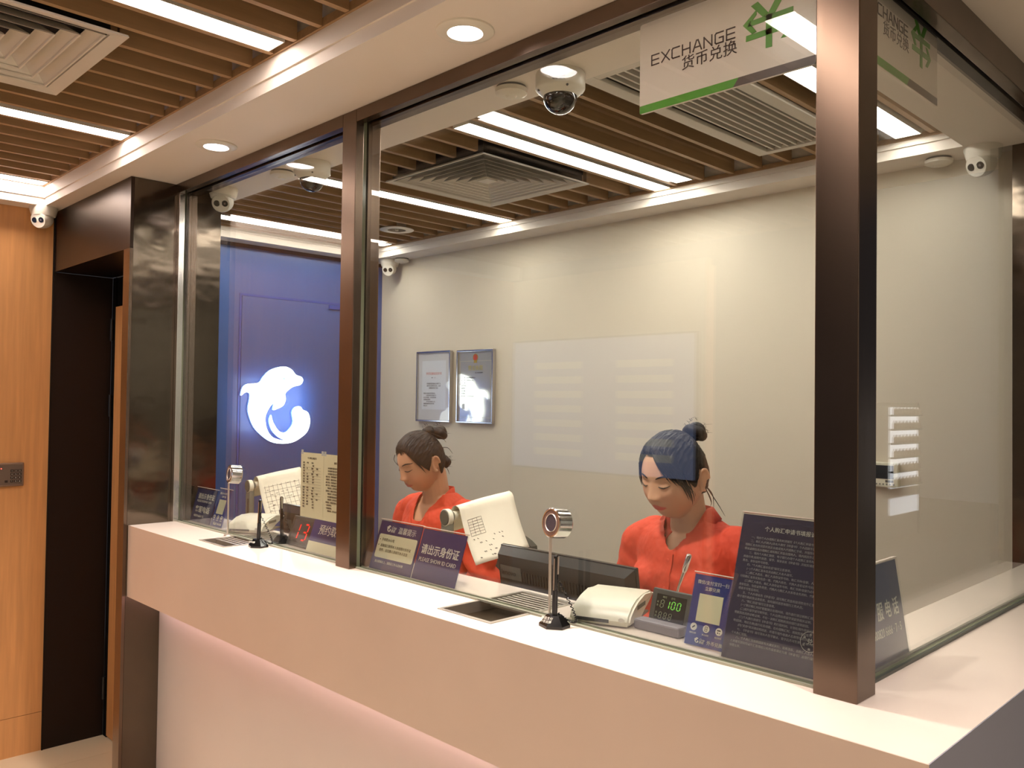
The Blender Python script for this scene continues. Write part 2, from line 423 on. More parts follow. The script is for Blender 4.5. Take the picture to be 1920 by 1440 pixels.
# recess with bronze portal
w = struct('wall_front', 'bronze steel portal and recess beside the counter')
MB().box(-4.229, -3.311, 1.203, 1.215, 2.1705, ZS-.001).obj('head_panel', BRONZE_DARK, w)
MB().box(-3.372, -3.311, 1.203, 1.215, 0, 2.17).obj('jamb_face', BRONZE, w)
MB().box(-3.323, -3.31, 1.2155, 1.563, 0, ZS-.001).obj('side_panel', BRONZE_WAVY, w)
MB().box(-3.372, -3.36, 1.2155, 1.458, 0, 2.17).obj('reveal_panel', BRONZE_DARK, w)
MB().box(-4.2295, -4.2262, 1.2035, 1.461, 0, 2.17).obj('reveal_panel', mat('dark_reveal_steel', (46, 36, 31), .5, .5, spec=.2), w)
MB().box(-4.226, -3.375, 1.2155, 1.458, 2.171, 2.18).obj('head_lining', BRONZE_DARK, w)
MB().box(-4.30, -3.324, 1.50, 1.563, 0, ZS-.001).obj('back_wall', WALL, w)
MB().box(-4.23, -4.222, 1.197, 1.203, 0, ZS-.001).obj('edge_trim', mat('matt_dark_edge', (40, 32, 28), .8, spec=.1), w)
d1 = struct('door_1', 'oak door set back in the dark recess')
MB().box(-4.1835, -3.40, 1.462, 1.495, .008, 2.03).obj('door_leaf', WOOD, d1)
MB().box(-4.2255, -4.184, 1.4615, 1.495, 0, 2.17).box(-4.19, -3.36, 1.47, 1.495, 2.04, 2.17).obj('door_frame', mat('matt_black_paint', (14, 12, 12), .9, spec=.1), d1)
for z in (1.92, 1.56, .23):
    MB().box(-4.2149, -4.200, 1.452, 1.4675, z-.05, z+.05, c=.002).tube([(-4.198, 1.450, z-.052), (-4.198, 1.450, z+.052)], .007, 10).obj('hinge', BLACK_P, d1, True)
# lobby walls behind the photographer
S(MB().box(-4.27, -2.672, -1.42, -1.35, 0, ZS).obj('wall_back', WALL), 'lobby wall behind the viewer')
t3 = struct('trim_4', 'orange lit edge strip on the wall end')
MB().box(-2.672, -2.66, -1.40, -1.352, 0, ZS).obj('channel', WOOD, t3)
MB().box(-2.66, -2.622, -1.372, -1.352, .05, ZS-.05).obj('glowing_tape', emis('orange_edge_glow', (1, .50, .28), .9), t3)
t3.location = (0, 0, 0)
S(MB().box(-3.4, 9, -7.6, -7.5, 0, 4.2).obj('wall_back.001', mat('mall_wall', (190, 176, 156), .6)))
S(MB().box(6.2, 6.3, -7.5, 16, 0, 4.2).obj('wall_right', mat('mall_wall2', (196, 186, 168), .6)))

# steel column at far end of side glass
c_ = struct('wall_right.001', 'dark rippled steel column at the end of the side glazing')
MB().box(-.80, -.40, 3.02, 3.40, 0, ZS-.001).obj('cladding', BRONZE_WAVY, c_)

# ---- glazing
wn = struct('window_1', 'front glazing of the booth')
def post(x0, x1, y0, y1, nm='post'):
    return MB().box(x0, x1, y0, y1, ZC, ZS-.0005, c=.0015)
post(-.6645, -.589, 1.375, 1.448).obj('corner_post', BRONZE, wn)
post(-2.127, -2.057, 1.375, 1.402).obj('mullion', BRONZE, wn)
post(-2.127, -2.057, 1.418, 1.462).obj('mullion', BRONZE, wn)
MB().box(-2.121, -2.063, 1.402, 1.418, ZC, ZS-.001).obj('glazing_channel', BLACK_P, wn)
MB().box(-3.31, -2.1275, 1.375, 1.400, 2.408, ZS-.0005, c=.001).obj('head_rail', BRONZE, wn)
MB().box(-2.0565, -.665, 1.375, 1.400, 2.408, ZS-.0005, c=.001).obj('head_rail', BRONZE, wn)
MB().box(-3.31, -2.1275, 1.42, 1.462, 2.410, ZS-.0005, c=.001).obj('head_rail', BRONZE, wn)
MB().box(-2.0565, -.665, 1.42, 1.462, 2.410, ZS-.0005, c=.001).obj('head_rail', BRONZE, wn)
MB().box(-3.309, -3.285, 1.380, 1.402, ZC, 2.408, c=.001).obj('side_rail', CHROME, wn)
MB().box(-3.309, -3.285, 1.418, 1.452, ZC, 2.408, c=.001).obj('side_rail', BRONZE, wn)
GM = [GLASS, GEDGE]
def pane(x0, x1, y0, y1, z0, z1, par, thin):
    o = MB().box(x0, x1, y0, y1, z0, z1).obj('glass_pane', GM, par)
    for p in o.data.polygons:
        p.material_index = 0 if abs(p.normal[thin]) > .5 else 1
    return o
pane(-3.305, -2.1215, 1.404, 1.416, ZC+.003, 2.43, wn, 1)
pane(-2.0625, -.6650, 1.404, 1.416, ZC+.003, 2.43, wn, 1)
for a, b in ((-3.284, -2.1275), (-2.0565, -.665)):
    for y in (1.398, 1.417):
        MB().box(a, b, y, y+.005, ZC+.0003, ZC+.005).obj('sealant_bead', SEAL, wn)
wn2 = struct('window_2', 'side glazing of the booth')
pane(-.632, -.620, 1.449, 3.018, ZC+.003, 2.43, wn2, 0)
MB().box(-.6185, -.589, 1.449, 3.018, 2.372, ZS-.0005, c=.001).obj('head_rail', BRONZE, wn2)
MB().box(-.664, -.6335, 1.449, 3.018, 2.380, ZS-.0005, c=.001).obj('head_rail', BRONZE_DARK, wn2)
for x in (-.619, -.638):
    MB().box(x, x+.006, 1.449, 3.018, ZC+.0003, ZC+.006).obj('sealant_bead', mat('dark_sealant', (70, 74, 66), .4), wn2)

# =================================================================== COUNTER
ct = thing('reception_counter', 'long cream stone bank counter under the booth glazing', 'counter', (0, 0, 0))
TR = [(-2.815, -2.625), (-1.535, -1.352)]          # wells for the two cash trays
ya, yb = 1.272, 1.556
m = MB(); zt0 = ZC-.03
m.box(-3.309, -.4255, 1.2218, ya, zt0, ZC).box(-3.309, -.4255, yb, 1.577, zt0, ZC)
xa = -3.309
for a, b in TR: m.box(xa, a, ya, yb, zt0, ZC); xa = b
m.box(xa, -.4255, ya, yb, zt0, ZC).box(-.766, -.4255, 1.577, 3.018, zt0, ZC)
m.obj('worktop', MARBLE, ct)
MB().box(-3.309, -.424, 1.2200, 1.2216, .847, ZC-.0002).box(-3.309, -.4255, 1.2216, 1.25, .847, zt0).obj('fascia', MARBLE_F, ct)
MB().box(-.4253, -.4240, 1.2218, 3.018, .847, ZC-.0002).box(-.452, -.4253, 1.25, 3.018, .847, zt0).obj('fascia', mat('shaded_stone_fascia', (158, 158, 170), .3), ct)  # side stone coloured darker and cooler to stand for its dim light
MB().box(-3.309, -.452, 1.25, 1.34, .847, .865).obj('fascia_return', MARBLE_F, ct)
MB().box(-3.309, -.55, 1.345, 1.37, .0, .86).obj('kick_panel', mat('pale_stone_kick', (222, 212, 208), .25, noise_amt=.03, noise_scale=2), ct)
MB().box(-.57, -.55, 1.37, 3.018, 0, .86).obj('kick_panel', mat('pale_stone_kick', (222, 212, 208), .25, noise_amt=.03, noise_scale=2), ct)
MB().box(-3.309, -.766, 1.555, 1.577, .86, zt0).obj('inner_panel', MARBLE_F, ct)
MB().box(-.79, -.766, 1.577, 3.018, .2, zt0).obj('inner_panel', MARBLE_F, ct)
MB().box(-3.29, -.60, 1.322, 1.334, .838, .8465).obj('lighting_tape', emis('pinkish_led', (1, .62, .69), COUNTER_LED), ct)
# staff desk
dk = thing('staff_desk', 'cream staff desk behind the counter inside the booth', 'desk', (0, 0, .2))
MB().box(-3.28, -.80, 1.579, 1.895, .655, .68, c=.002).obj('desktop', mat('desk_laminate', (206, 198, 176), .35), dk)
for x in (-3.2, -2.0, -.9): MB().box(x-.02, x+.02, 1.60, 1.84, 0, .655).obj('leg', GREY_P, dk)
DZ = .88
# cash trays
def tray(x0, x1, cover0, label):
    t = thing('cash_tray', label, 'tray', ((x0+x1)/2, (ya+yb)/2, ZC-.028)); hx = (x1-x0)/2-.0005; hy = (yb-ya)/2-.0005
    for b in ((-hx, -hx+.010, -hy, hy), (hx-.010, hx, -hy, hy), (-hx+.01, hx-.01, -hy, -hy+.010), (-hx+.01, hx-.01, hy-.01, hy)):
        MB().box(*b, 0, .0296).obj('rim', SATIN, t)
    MB().box(-hx+.0105, hx-.0105, -hy+.0105, hy-.0105, .0005, .004).obj('basin', mat('brown_steel_basin', (92, 76, 56), .3, .9), t)
    y = cover0-(ya+yb)/2
    MB().box(-hx+.012, hx-.012, y-.006, y-.002, .012, .027).obj('cross_bar', SATIN, t)
    while y < hy-.018:
        MB().box(-hx+.012, hx-.012, y, y+.0075, .020, .0265, c=.001).obj('grille_bar', SATIN, t)
        y += .0165
    return t
tray(*TR[1], 1.437, 'recessed steel cash tray with open front, beside talk-through speaker')
tray(*TR[0], 1.335, 'recessed steel cash tray with bars drawn forward, near the portal')

# =================================================================== THINGS ON THE COUNTER
def talk_speaker(x, y, label):
    t = thing('intercom_speaker', label, 'speaker', (x, y, ZC), group='silver round speakers on thin stalks')
    MB().tube([(0, 0, .0), (0, 0, .188)], .0032, 12).lathe([(.0001, .0), (.014, .0), (.012, .004), (.004, .006)], 24).obj('stalk', SATIN, t, True)
    M = look((0, 0, .218), (-.16, -1, .10))
    MB().lathe([(.0001, -.040), (.030, -.040), (.0335, -.036), (.0335, -.002), (.031, 0), (.0285, 0), (.0284, -.004)], 40, M).obj('body', CHROME, t, True)
    MB().lathe([(.0001, -.0012), (.0282, -.0012)], 32, M).obj('face', mat('rose_brown_metal', (140, 112, 100), .45, .6), t, True)
    mm = MB(); mm.lathe([(.0185, -.001), (.0195, .0005), (.0205, -.001)], 32, M)
    gr = mm.obj('grille_ring', SATIN, t, True)
    MB().lathe([(.0001, -.0009), (.0186, -.0009)], 32, M).obj('grille_disc', mat('blue_grey_mesh', (96, 86, 96), .5, .4), gr, True)
    hh = MB()
    for k in range(6):
        n = max(1, k*6)
        for q in range(n):
            a = 2*math.pi*q/n; r = k*.0034
            hh.lathe([(.0001, 0), (.0010, 0)], 6, M @ Matrix.Translation((r*math.cos(a), r*math.sin(a), -.0004)))
    hh.obj('perforation', BLACK_P, gr)
talk_speaker(-1.283, 1.387, 'silver round talk-through speaker on stalk, beside the open cash tray')
talk_speaker(-2.845, 1.392, 'silver round talk-through speaker on stalk, next to the steel portal')

def pen_stand(x, y, rz, tilt, label, group=None):
    t = thing('pen_stand', label, 'pen stand', (x, y, ZC), rz, group)
    # six-sided sloping base
    vs = []; n = 6
    for r, z in ((.034, 0), (.034, .006), (.017, .026), (.010, .027)):
        for k in range(n):
            a = 2*math.pi*(k+.5)/n; vs.append((r*math.cos(a)*1.05, r*math.sin(a)*.9, z))
    fs = [tuple(range(n))[::-1], tuple(range(3*n, 4*n))]
    for i in range(3):
        for k in range(n): fs.append((i*n+k, i*n+(k+1) % n, (i+1)*n+(k+1) % n, (i+1)*n+k))
    MB().add(vs, fs).obj('base', BLACK_G, t)
    M = Matrix.Translation((0, 0, .024)) @ Matrix.Rotation(tilt, 4, 'Y')
    MB().tube([(0, 0, 0), (0, 0, .055)], .0062, 12, M).obj('holder', BLACK_P, t, True)
    pn = MB().tube([(0, 0, .050), (0, 0, .060), (0, 0, .128), (0, 0, .131)], [.0045, .0055, .0055, .003], 12, M).obj('pen', BLACK_G, t, True)
    MB().box(.0052, .0072, -.0018, .0018, .09, .128, M).obj('clip', CHROME, pn)
    MB().box(-.0015, .0015, -.0062, -.0054, .055, .124, M).obj('spring_sleeve', CHROME, pn)
    pts = []
    for k in range(150):
        a = k/149; ang = a*math.pi*2*24
        bx, bz = .035*math.sin(a*math.pi)+.006, .030+.07*a-.055*math.sin(a*math.pi)*.9
        pts.append((bx+.0026*math.cos(ang), .004+.0026*math.sin(ang)+.018*math.sin(a*math.pi*1.0), max(bz, .004)))
    MB().tube(pts, .0011, 5).obj('coiled_cord', BLACK_G, t, True)
    M2 = fr((-.021*.75, -.0255*.75, .0175), (.87, -.0, 0), (0, .62, .78))
    return t
P = pen_stand(-1.245, 1.362, R(8), R(1), 'black pen on tethered stand beside the open cash tray', 'black pens in stands outside the glass')
M2 = fr((-.0215, -.0245, .0115), (1, 0, 0), (0, .62, .72))
text('微信支付', .0075, M2, 0, .008, WHT, P, z=.002); text('外币兑换', .0075, M2, 0, 0, WHT, P, z=.002)
P = pen_stand(-2.565, 1.362, R(12), R(2.5), 'black pen on tethered stand close to the left tray', 'black pens in stands outside the glass')
text('外币兑换', .0075, M2, 0, .004, WHT, P, z=.002)
pen_stand(-2.592, 1.462, R(-20), R(-8), 'small dark pen stand just inside the left glass')

# ---- sign boards leaning in clear holders
def board(name, label, cat, o, rx, u, w, h, face, group=None, holder=True, th=.0022):
    t = thing(name, label, cat, o, group=group); M = fr((0, 0, 0), rx, u)
    MB().box(0, w, 0, h, -th, 0, M).obj('print_sheet', face, t)
    if holder:
        MB().box(-.002, w+.002, -.0005, h+.003, .0006+.0008, .0030, M).obj('clear_cover', ACRYL, t)
        MB().box(-.002, w+.002, -.0005, h+.003, -th-.0035, -th-.0004, M).obj('back_cover', ACRYL, t)
        MB().box(-.002, w+.002, h+.0032, h+.0052, -th-.0035, .0030, M).obj('top_edge', mat('bright_acrylic_edge', (236, 220, 206), .2), t)
    return t, M
DOL = [(2.153, 1.623), (2.163, 1.662), (2.191, 1.682), (2.256, 1.69), (2.282, 1.723), (2.319, 1.759), (2.367, 1.778), (2.417, 1.785), (2.459, 1.769), (2.485, 1.741), (2.521, 1.73), (2.531, 1.708), (2.514, 1.684), (2.475, 1.675), (2.442, 1.656), (2.42, 1.632), (2.424, 1.602), (2.41, 1.567), (2.377, 1.549), (2.345, 1.541), (2.349, 1.578), (2.321, 1.549), (2.302, 1.507), (2.303, 1.468), (2.317, 1.424), (2.353, 1.386), (2.421, 1.37), (2.381, 1.39), (2.342, 1.428), (2.324, 1.478), (2.335, 1.514), (2.348, 1.473), (2.385, 1.423), (2.424, 1.415), (2.457, 1.442), (2.473, 1.477), (2.464, 1.527), (2.483, 1.557), (2.517, 1.561), (2.534, 1.542), (2.567, 1.527), (2.582, 1.476), (2.566, 1.42), (2.526, 1.385), (2.47, 1.358), (2.403, 1.352), (2.338, 1.364), (2.283, 1.398), (2.235, 1.444), (2.208, 1.498), (2.196, 1.546), (2.205, 1.604), (2.203, 1.632), (2.179, 1.635), (2.158, 1.62)]
def smooth_poly(P, k=3):
    out = []; n = len(P)
    for i in range(n):
        p0, p1, p2, p3 = [Vector(P[(i+j-1) % n]) for j in range(4)]
        for q in range(k):
            t = q/k; out.append(tuple(.5*((2*p1)+(-p0+p2)*t+(2*p0-5*p1+4*p2-p3)*t*t+(-p0+3*p1-3*p2+p3)*t**3)))
    return out
def mark(M, x, y, h, m, par, k=1):
    s_ = h/.43; P = [((a-2.153)*s_+x, (b-1.352)*s_+y) for a, b in (smooth_poly(DOL, k) if k > 1 else DOL)]
    MB().prism(P, .0007, .0010, M).obj('dolphin_mark', m, par)
def logo(M, x, y, h, m, par, tail='', ts=1.0):
    mark(M, x, y, h, m, par); text('Ctrip', h*.55, M, x+h*1.12, y+h*.52, m, par, shear=.25); text('携程', h*.52, M, x+h*1.12, y+h*.02, m, par)
    if tail: text(tail, h*ts, M, x+h*2.75, y+h*.1, m, par)

UL = (0, .045, .133)
t, M = board('tip_sign', 'navy kind-reminder sign with cream text panel, beside the mullion', 'sign', (-2.040, 1.432, ZC+.002), (1, 0, 0), UL, .193, .140, NAVY2)
logo(M, .035, .110, .019, WHT, t); text('温馨提示', .0205, M, .090, .111, WHT, t)
rp = []
for cx, cy, a0 in ((.180, .096, 0), (.016, .096, 90), (.016, .040, 180), (.180, .040, 270)):
    for k in range(5):
        a = R(a0+k*22.5); rp.append((cx+.006*math.cos(a), cy+.006*math.sin(a)))
MB().prism(rp, .0003, .0007, M).obj('text_panel', PAPER_C, t)
for y in (.083, .067): MB().lathe([(.0001, .0010), (.0020, .0010)], 8, M @ Matrix.Translation((.018, y+.003, 0))).obj('bullet', INKD, t)
text('手续费30元/笔', .0095, M, .026, .083, INKD, t)
text('请确保已携带本人有效期内身份证', .0095, M, .026, .066, INKD, t); text('原件，且兑换人须填写本人信息', .0095, M, .026, .053, INKD, t)
text('超出限额以上，请联系工作人员办理', .0082, M, .020, .020, WHT, t)
t, M = board('id_sign', 'navy sign asking for ID card, in English and Chinese', 'sign', (-1.844, 1.434, ZC+.002), (1, 0, 0), UL, .181, .138, NAVY2)
text('请出示身份证', .0285, M, .012, .073, WHT, t, sx=.92, wt=.0004); text('PLEASE SHOW ID CARD', .0155, M, .012, .050, WHT, t, sx=.93)

def qr_card(o, label, grp):
    t, M = board('payment_card', label, 'sign', o, (1, 0, 0), (0, .042, .138), .090, .141, mat('royal_blue_print', (30, 48, 128), .35), group=grp)
    text('微信/支付宝扫一扫', .0088, M, .045, .123, WHT, t, align='CENTER'); text('立即兑换', .0088, M, .045, .111, WHT, t, align='CENTER')
    MB().box(.0175, .0725, .048, .103, .0003, .0007, M).obj('blank_square', PAPER_C, t)
    for k, x in enumerate((.016, .045, .074)):
        c = MB().lathe([(.0001, .0009), (.0075, .0009), (.0075, .0003)], 20, M @ Matrix.Translation((x, .036, 0))).obj('round_icon', WHT, t)
        g_ = MB()
        if k == 0: g_.box(-.0035, .0035, -.0012, .0012, .0010, .0014, M @ Matrix.Translation((x, .036, 0)) @ Matrix.Rotation(R(40), 4, 'Z'))
        elif k == 1:
            for b in ((-.003, .003, .0035, .0045), (-.003, .003, -.0045, -.0035), (-.003, -.0022, -.0035, .0035), (.0022, .003, -.0035, .0035), (-.0015, .0015, -.0006, .0006)):
                g_.box(*b, .0010, .0014, M @ Matrix.Translation((x, .036, 0)))
        else: g_.box(-.004, .004, .001, .0035, .0010, .0014, M @ Matrix.Translation((x, .036, 0))).box(-.003, -.001, -.004, -.001, .0010, .0014, M @ Matrix.Translation((x, .036, 0))).box(.001, .003, -.004, -.002, .0010, .0014, M @ Matrix.Translation((x, .036, 0)))
        g_.obj('glyph', INKD, c)
    for x, s_ in ((.016, '填写订单'), (.045, '网上支付'), (.074, '网点取钞')): text(s_, .0038, M, x, .0225, WHT, t, align='CENTER')
    logo(M, .022, .006, .0105, WHT, t, '外币兑换', .85)
qr_card((-.980, 1.462, ZC+.002), 'royal blue mobile payment card leaning beside the tall notice', 'mobile payment cards')
qr_card((-3.105, 1.447, ZC+.002), 'royal blue mobile payment card beside the left talk speaker', 'mobile payment cards')

t, M = board('notice_sheet', 'tall slate purple notice with many lines of small text', 'sign', (-.880, 1.438, ZC+.002), (1, 0, 0), (0, .082, .267), .196, .279, NOTICE)
text('个人购汇申请书填报说明', .0105, M, .108, .250, WHT, t, align='CENTER')
LN = ['　　一、境内个人办理购汇业务时须填写《个人购汇申请书》(以下简称', '　　二、购汇人(代购人)须本人填写《申请书》,个人因故不能亲自办',
 '理购汇业务的须委托其近亲属或他人代理购汇手续，并留存身份证，不', '得以虚假信息办理购汇或将购汇资金出借他人。境内居民外汇业务按',
 '　　三、境内个人购汇额度，电子银行办理个人结售汇业务时须选择购汇', '用途分类,如境外旅游、留学、探亲访友《申请书》,并如实填报购汇资金用途,',
 '姓名、身份证件号码等。', '　　四、"个人购汇基本信息"填写注意事项。', '　　(一)个人购汇基本信息由购汇人本人填写。',
 '　　(二)购汇人姓名、购汇人身份证件号码、购汇币种/金额、人民币账号，', '分别购汇业务实际信息一致，代购人姓名、代购人身份证件号码据实填写。',
 '　　(三)购汇人姓名、购汇人身份证件号码、购汇币种/金额为必填项、人民', '身份信息，包括证件类型、代购人与购汇人关系等业务资料，代购人签字。', '或者手写签名均可。',
 '　　五、个人办理业务《申请书》,填写购汇资金用途须符合外汇管理规定，不得', '用于境外购房及证券投资，如有疑问请咨询银行工作人员。', '　　六、"购汇用途"填写注意事项。',
 '　　(一)"预计购汇时间"根据预计出境时间，境外旅行须注明购汇用途时间。', '　　(二)境外留学请写明学校，个人自费出境留学须提供相关证明，境外就医须提',
 '供医院出具的诊断证明，不在一次购汇超限的须向银行说明原因。', '　　(三)个人旅行须填写《申请书》的行程时间、计划在境外停留天数，说明目的地',
 '地(国家、地区名称)旅行社及线路，在办理购汇时，须按照要求填写。', '　　(四)"其他"须详细说明用途，并填写境外收款人名称等信息(如有)。',
 '　　七、《申请书》填写须本人签字确认，签字后方可生效，不得代签代办。', '个人购汇填报。', '　　八、个人购汇须按照国家有关规定执行，如有违反，由购汇人本人承担责任，个人购汇的',
 '上述填写须知均以外汇管理局公布的最新规定为准《申请书》,由银行留存《申请书》备查，银行留存资料', '保管五年。']
text('\n'.join(LN), .00545, M, .014, .233, mat('dim_white_print', (170, 166, 166), .6), t, ls=1.42, sx=.98, res=1)
MB().lathe([(.0175, .0012), (.0175, .0016), (.0182, .0016), (.0182, .0012)], 40, M @ Matrix.Translation((.171, .062, 0))).obj('round_stamp', WHT, t)
text('兑', .012, M, .171, .058, WHT, t, align='CENTER', z=.0012)
for k in range(6):
    a = R(60*k+30); text('外币通兑换用'[k], .005, M, .171+.013*math.cos(a), .060+.013*math.sin(a), WHT, t, align='CENTER', z=.0012)

t, M = board('phone_sign', 'navy service telephone sign behind the side glass', 'sign', (-.6385, 1.47, ZC+.002), (0, 1, 0), (-.028, 0, .176), .262, .183, NAVY)
text('客 服 电 话', .036, M, .243, .084, WHT, t, align='RIGHT', sx=.80, ls=1, wt=.0003); text('400820 6666 · 7 · 5', .023, M, .243, .050, WHT, t, align='RIGHT', sx=.72)
t, M = board('id_sign', 'navy ID and telephone sign in the far left glass corner', 'sign', (-3.284, 1.447, ZC+.002), (1, 0, 0), (0, .032, .128), .172, .131, NAVY)
text('请出示身份证', .0235, M, .022, .093, WHT, t, wt=.0004); text('PLEASE SHOW ID CARD', .0125, M, .022, .078, WHT, t, sx=.95)
text('客服电话', .026, M, .022, .041, WHT, t, wt=.0004, sx=1.2); text('4008206666·7·5', .013, M, .022, .020, WHT, t)

t, M = board('pickup_sign', 'navy and cream reserved cash pickup sign beside the mullion', 'sign', (-2.395, 1.437, ZC+.002), (1, 0, 0), (0, .034, .104), .25, .108, NAVY2, holder=False)
text('预约取钞', .034, M, .040, .062, WHT, t, shear=.12)
MB().box(0, .25, 0, .034, .0003, .0009, M).obj('cream_band', PAPER_C, t)
logo(M, .165, .009, .019, INKD, t)

# seven segment characters
def seg(ch, M, x, y, h, on, par, off=None, shear=.12):
    w = h*.5; q = h*.10
    A = dict(a=(q, w-q, h-q/2, h+q/2), g=(q, w-q, h/2-q/2, h/2+q/2), d=(q, w-q, -q/2, q/2), f=(-q/2, q/2, h/2+q/2, h-q/2), b=(w-q/2, w+q/2, h/2+q/2, h-q/2), e=(-q/2, q/2, q/2, h/2-q/2), c=(w-q/2, w+q/2, q/2, h/2-q/2))
    D = {'0': 'abcdef', '1': 'bc', '3': 'abgcd', '8': 'abcdefg', '7': 'abc'}[ch]
    Sh = Matrix(((1, shear, 0, 0), (0, 1, 0, 0), (0, 0, 1, 0), (0, 0, 0, 1)))
    m = MB()
    for k in D:
        b = A[k]; m.box(b[0], b[1], b[2], b[3], .0005, .0011, M @ Matrix.Translation((x, y, 0)) @ Sh)
    m.obj('digit', on, par)
RED = emis('red_segment', (1, .03, .02), 1.6); GRN = emis('green_segment', (.30, 1, .12), .8)
DIMG = mat('unlit_segment', (120, 132, 104), .6)
t = thing('number_display', 'black desk display showing red 13', 'display', (-2.548, 1.452, ZC))
M = fr((0, 0, .004), (1, 0, 0), (0, .04, .115))
MB().box(0, .150, 0, .098, -.022, 0, M, c=.003).obj('housing', DGREY_P, t)
MB().box(.016, .132, .012, .086, 0, .0006, M).obj('screen', BLACK_G, t)
seg('1', M, .028, .022, .052, RED, t); seg('3', M, .080, .022, .052, RED, t)
MB().box(.01, .14, .008, .05, 0, .004).obj('foot', DGREY_P, t)
t = thing('rate_display', 'dark desk display showing green digits 100', 'display', (-1.118, 1.525, ZC))
M = fr((0, .0, .008), (1, -.02, 0), (0, .022, .072))
MB().box(0, .114, 0, .076, -.016, 0, M, c=.003).obj('housing', DGREY_P, t)
MB().box(.014, .092, .008, .064, 0, .0006, M).obj('screen', BLACK_G, t)
for k, c in enumerate('8100'): seg(c, M, .026+k*.0145, .036, .016, GRN if k else DIMG, t)
for k in range(3): seg('8', M, .026+k*.013, .013, .013, DIMG, t)
text('叫号　　秒号', .0055, M, .030, .0565, DIMG, t); text('业\n务', .005, M, .0165, .045, DIMG, t, ls=1.4); text('号\n码', .005, M, .0165, .022, DIMG, t, ls=1.4)
MB().box(-.004, .112, -.045, -.012, 0, .022, c=.004).box(.02, .09, -.014, .004, .002, .012).obj('foot', mat('mauve_grey_plastic', (112, 106, 112), .5), t)
# gooseneck
t = thing('gooseneck_microphone', 'silver gooseneck microphone rising behind the green rate display', 'microphone', (-1.135, 1.64, DZ))
MB().lathe([(.0001, 0), (.04, 0), (.038, .014), (.012, .02), (.0001, .022)], 28).obj('base', BLACK_P, t, True)
MB().tube([(0, 0, .02), (0, 0, .15), (.004, .0, .24), (.016, .005, .30), (.028, .008, .335)], [.004, .004, .0035, .003, .004], 10).obj('neck', CHROME, t, True)
MB().tube([(.028, .008, .335), (.030, .009, .342), (.040, .011, .375), (.041, .011, .378)], [.004, .0065, .0065, .004], 14).obj('capsule', CHROME, t, True)
# ID scanners
def scanner(x, y, rz, label):
    t = thing('card_reader', label, 'card reader', (x, y, ZC), rz, 'cream card readers inside the glass'); t.scale = (1.12, 1.0, .88)
    prof = [(-.085, .004), (-.088, .016), (-.080, .030), (-.055, .045), (-.02, .057), (.03, .060), (.085, .058), (.100, .050), (.098, .046), (.06, .040), (.03, .024), (.0, .004)]
    Ms = Matrix(((0, 0, 1, 0), (1, 0, 0, 0), (0, 1, 0, 0), (0, 0, 0, 1)))
    bm = bmesh.new()
    vs0 = [bm.verts.new((-.062, p[0], p[1])) for p in prof]; vs1 = [bm.verts.new((.062, p[0], p[1])) for p in prof]
    bm.faces.new(vs0); bm.faces.new(vs1[::-1])
    for i in range(len(prof)):
        j = (i+1) % len(prof); bm.faces.new((vs0[j], vs0[i], vs1[i], vs1[j]))
    bmesh.ops.bevel(bm, geom=[e for e in bm.edges if abs(e.verts[0].co.x-e.verts[1].co.x) < 1e-5], offset=.005, segments=3, affect='EDGES')
    bmesh.ops.recalc_face_normals(bm, faces=bm.faces[:])
    me = bpy.data.meshes.new('shell'); bm.to_mesh(me); bm.free(); me.materials.append(CREAM_P)
    me.polygons.foreach_set('use_smooth', [True]*len(me.polygons)); me.set_sharp_from_angle(angle=R(40))
    o = bpy.data.objects.new('shell', me); COL.objects.link(o); o.parent = t
    MB().box(-.055, .055, -.07, .085, 0, .006, c=.002).obj('base_plate', GREY_P, t)
    MB().box(-.048, .02, -.0895, -.083, .010, .018).obj('card_slot', DGREY_P, t)
    MB().lathe([(.0001, .0905), (.006, .0905), (.006, .088)], 16, Matrix.Translation((.046, 0, .020)) @ Matrix.Rotation(R(90), 4, 'X')).obj('button', WHITE_P, t)
    for k in range(10): MB().box(.0615, .0632, -.03+k*.006, -.027+k*.006, .034, .044).obj('vent_slit', GREY_P, t)
    return t
scanner(-1.215, 1.522, R(20), 'cream card reader behind the glass next to the dark rate display')
scanner(-2.90, 1.525, R(35), 'cream card reader behind the left talk speaker')

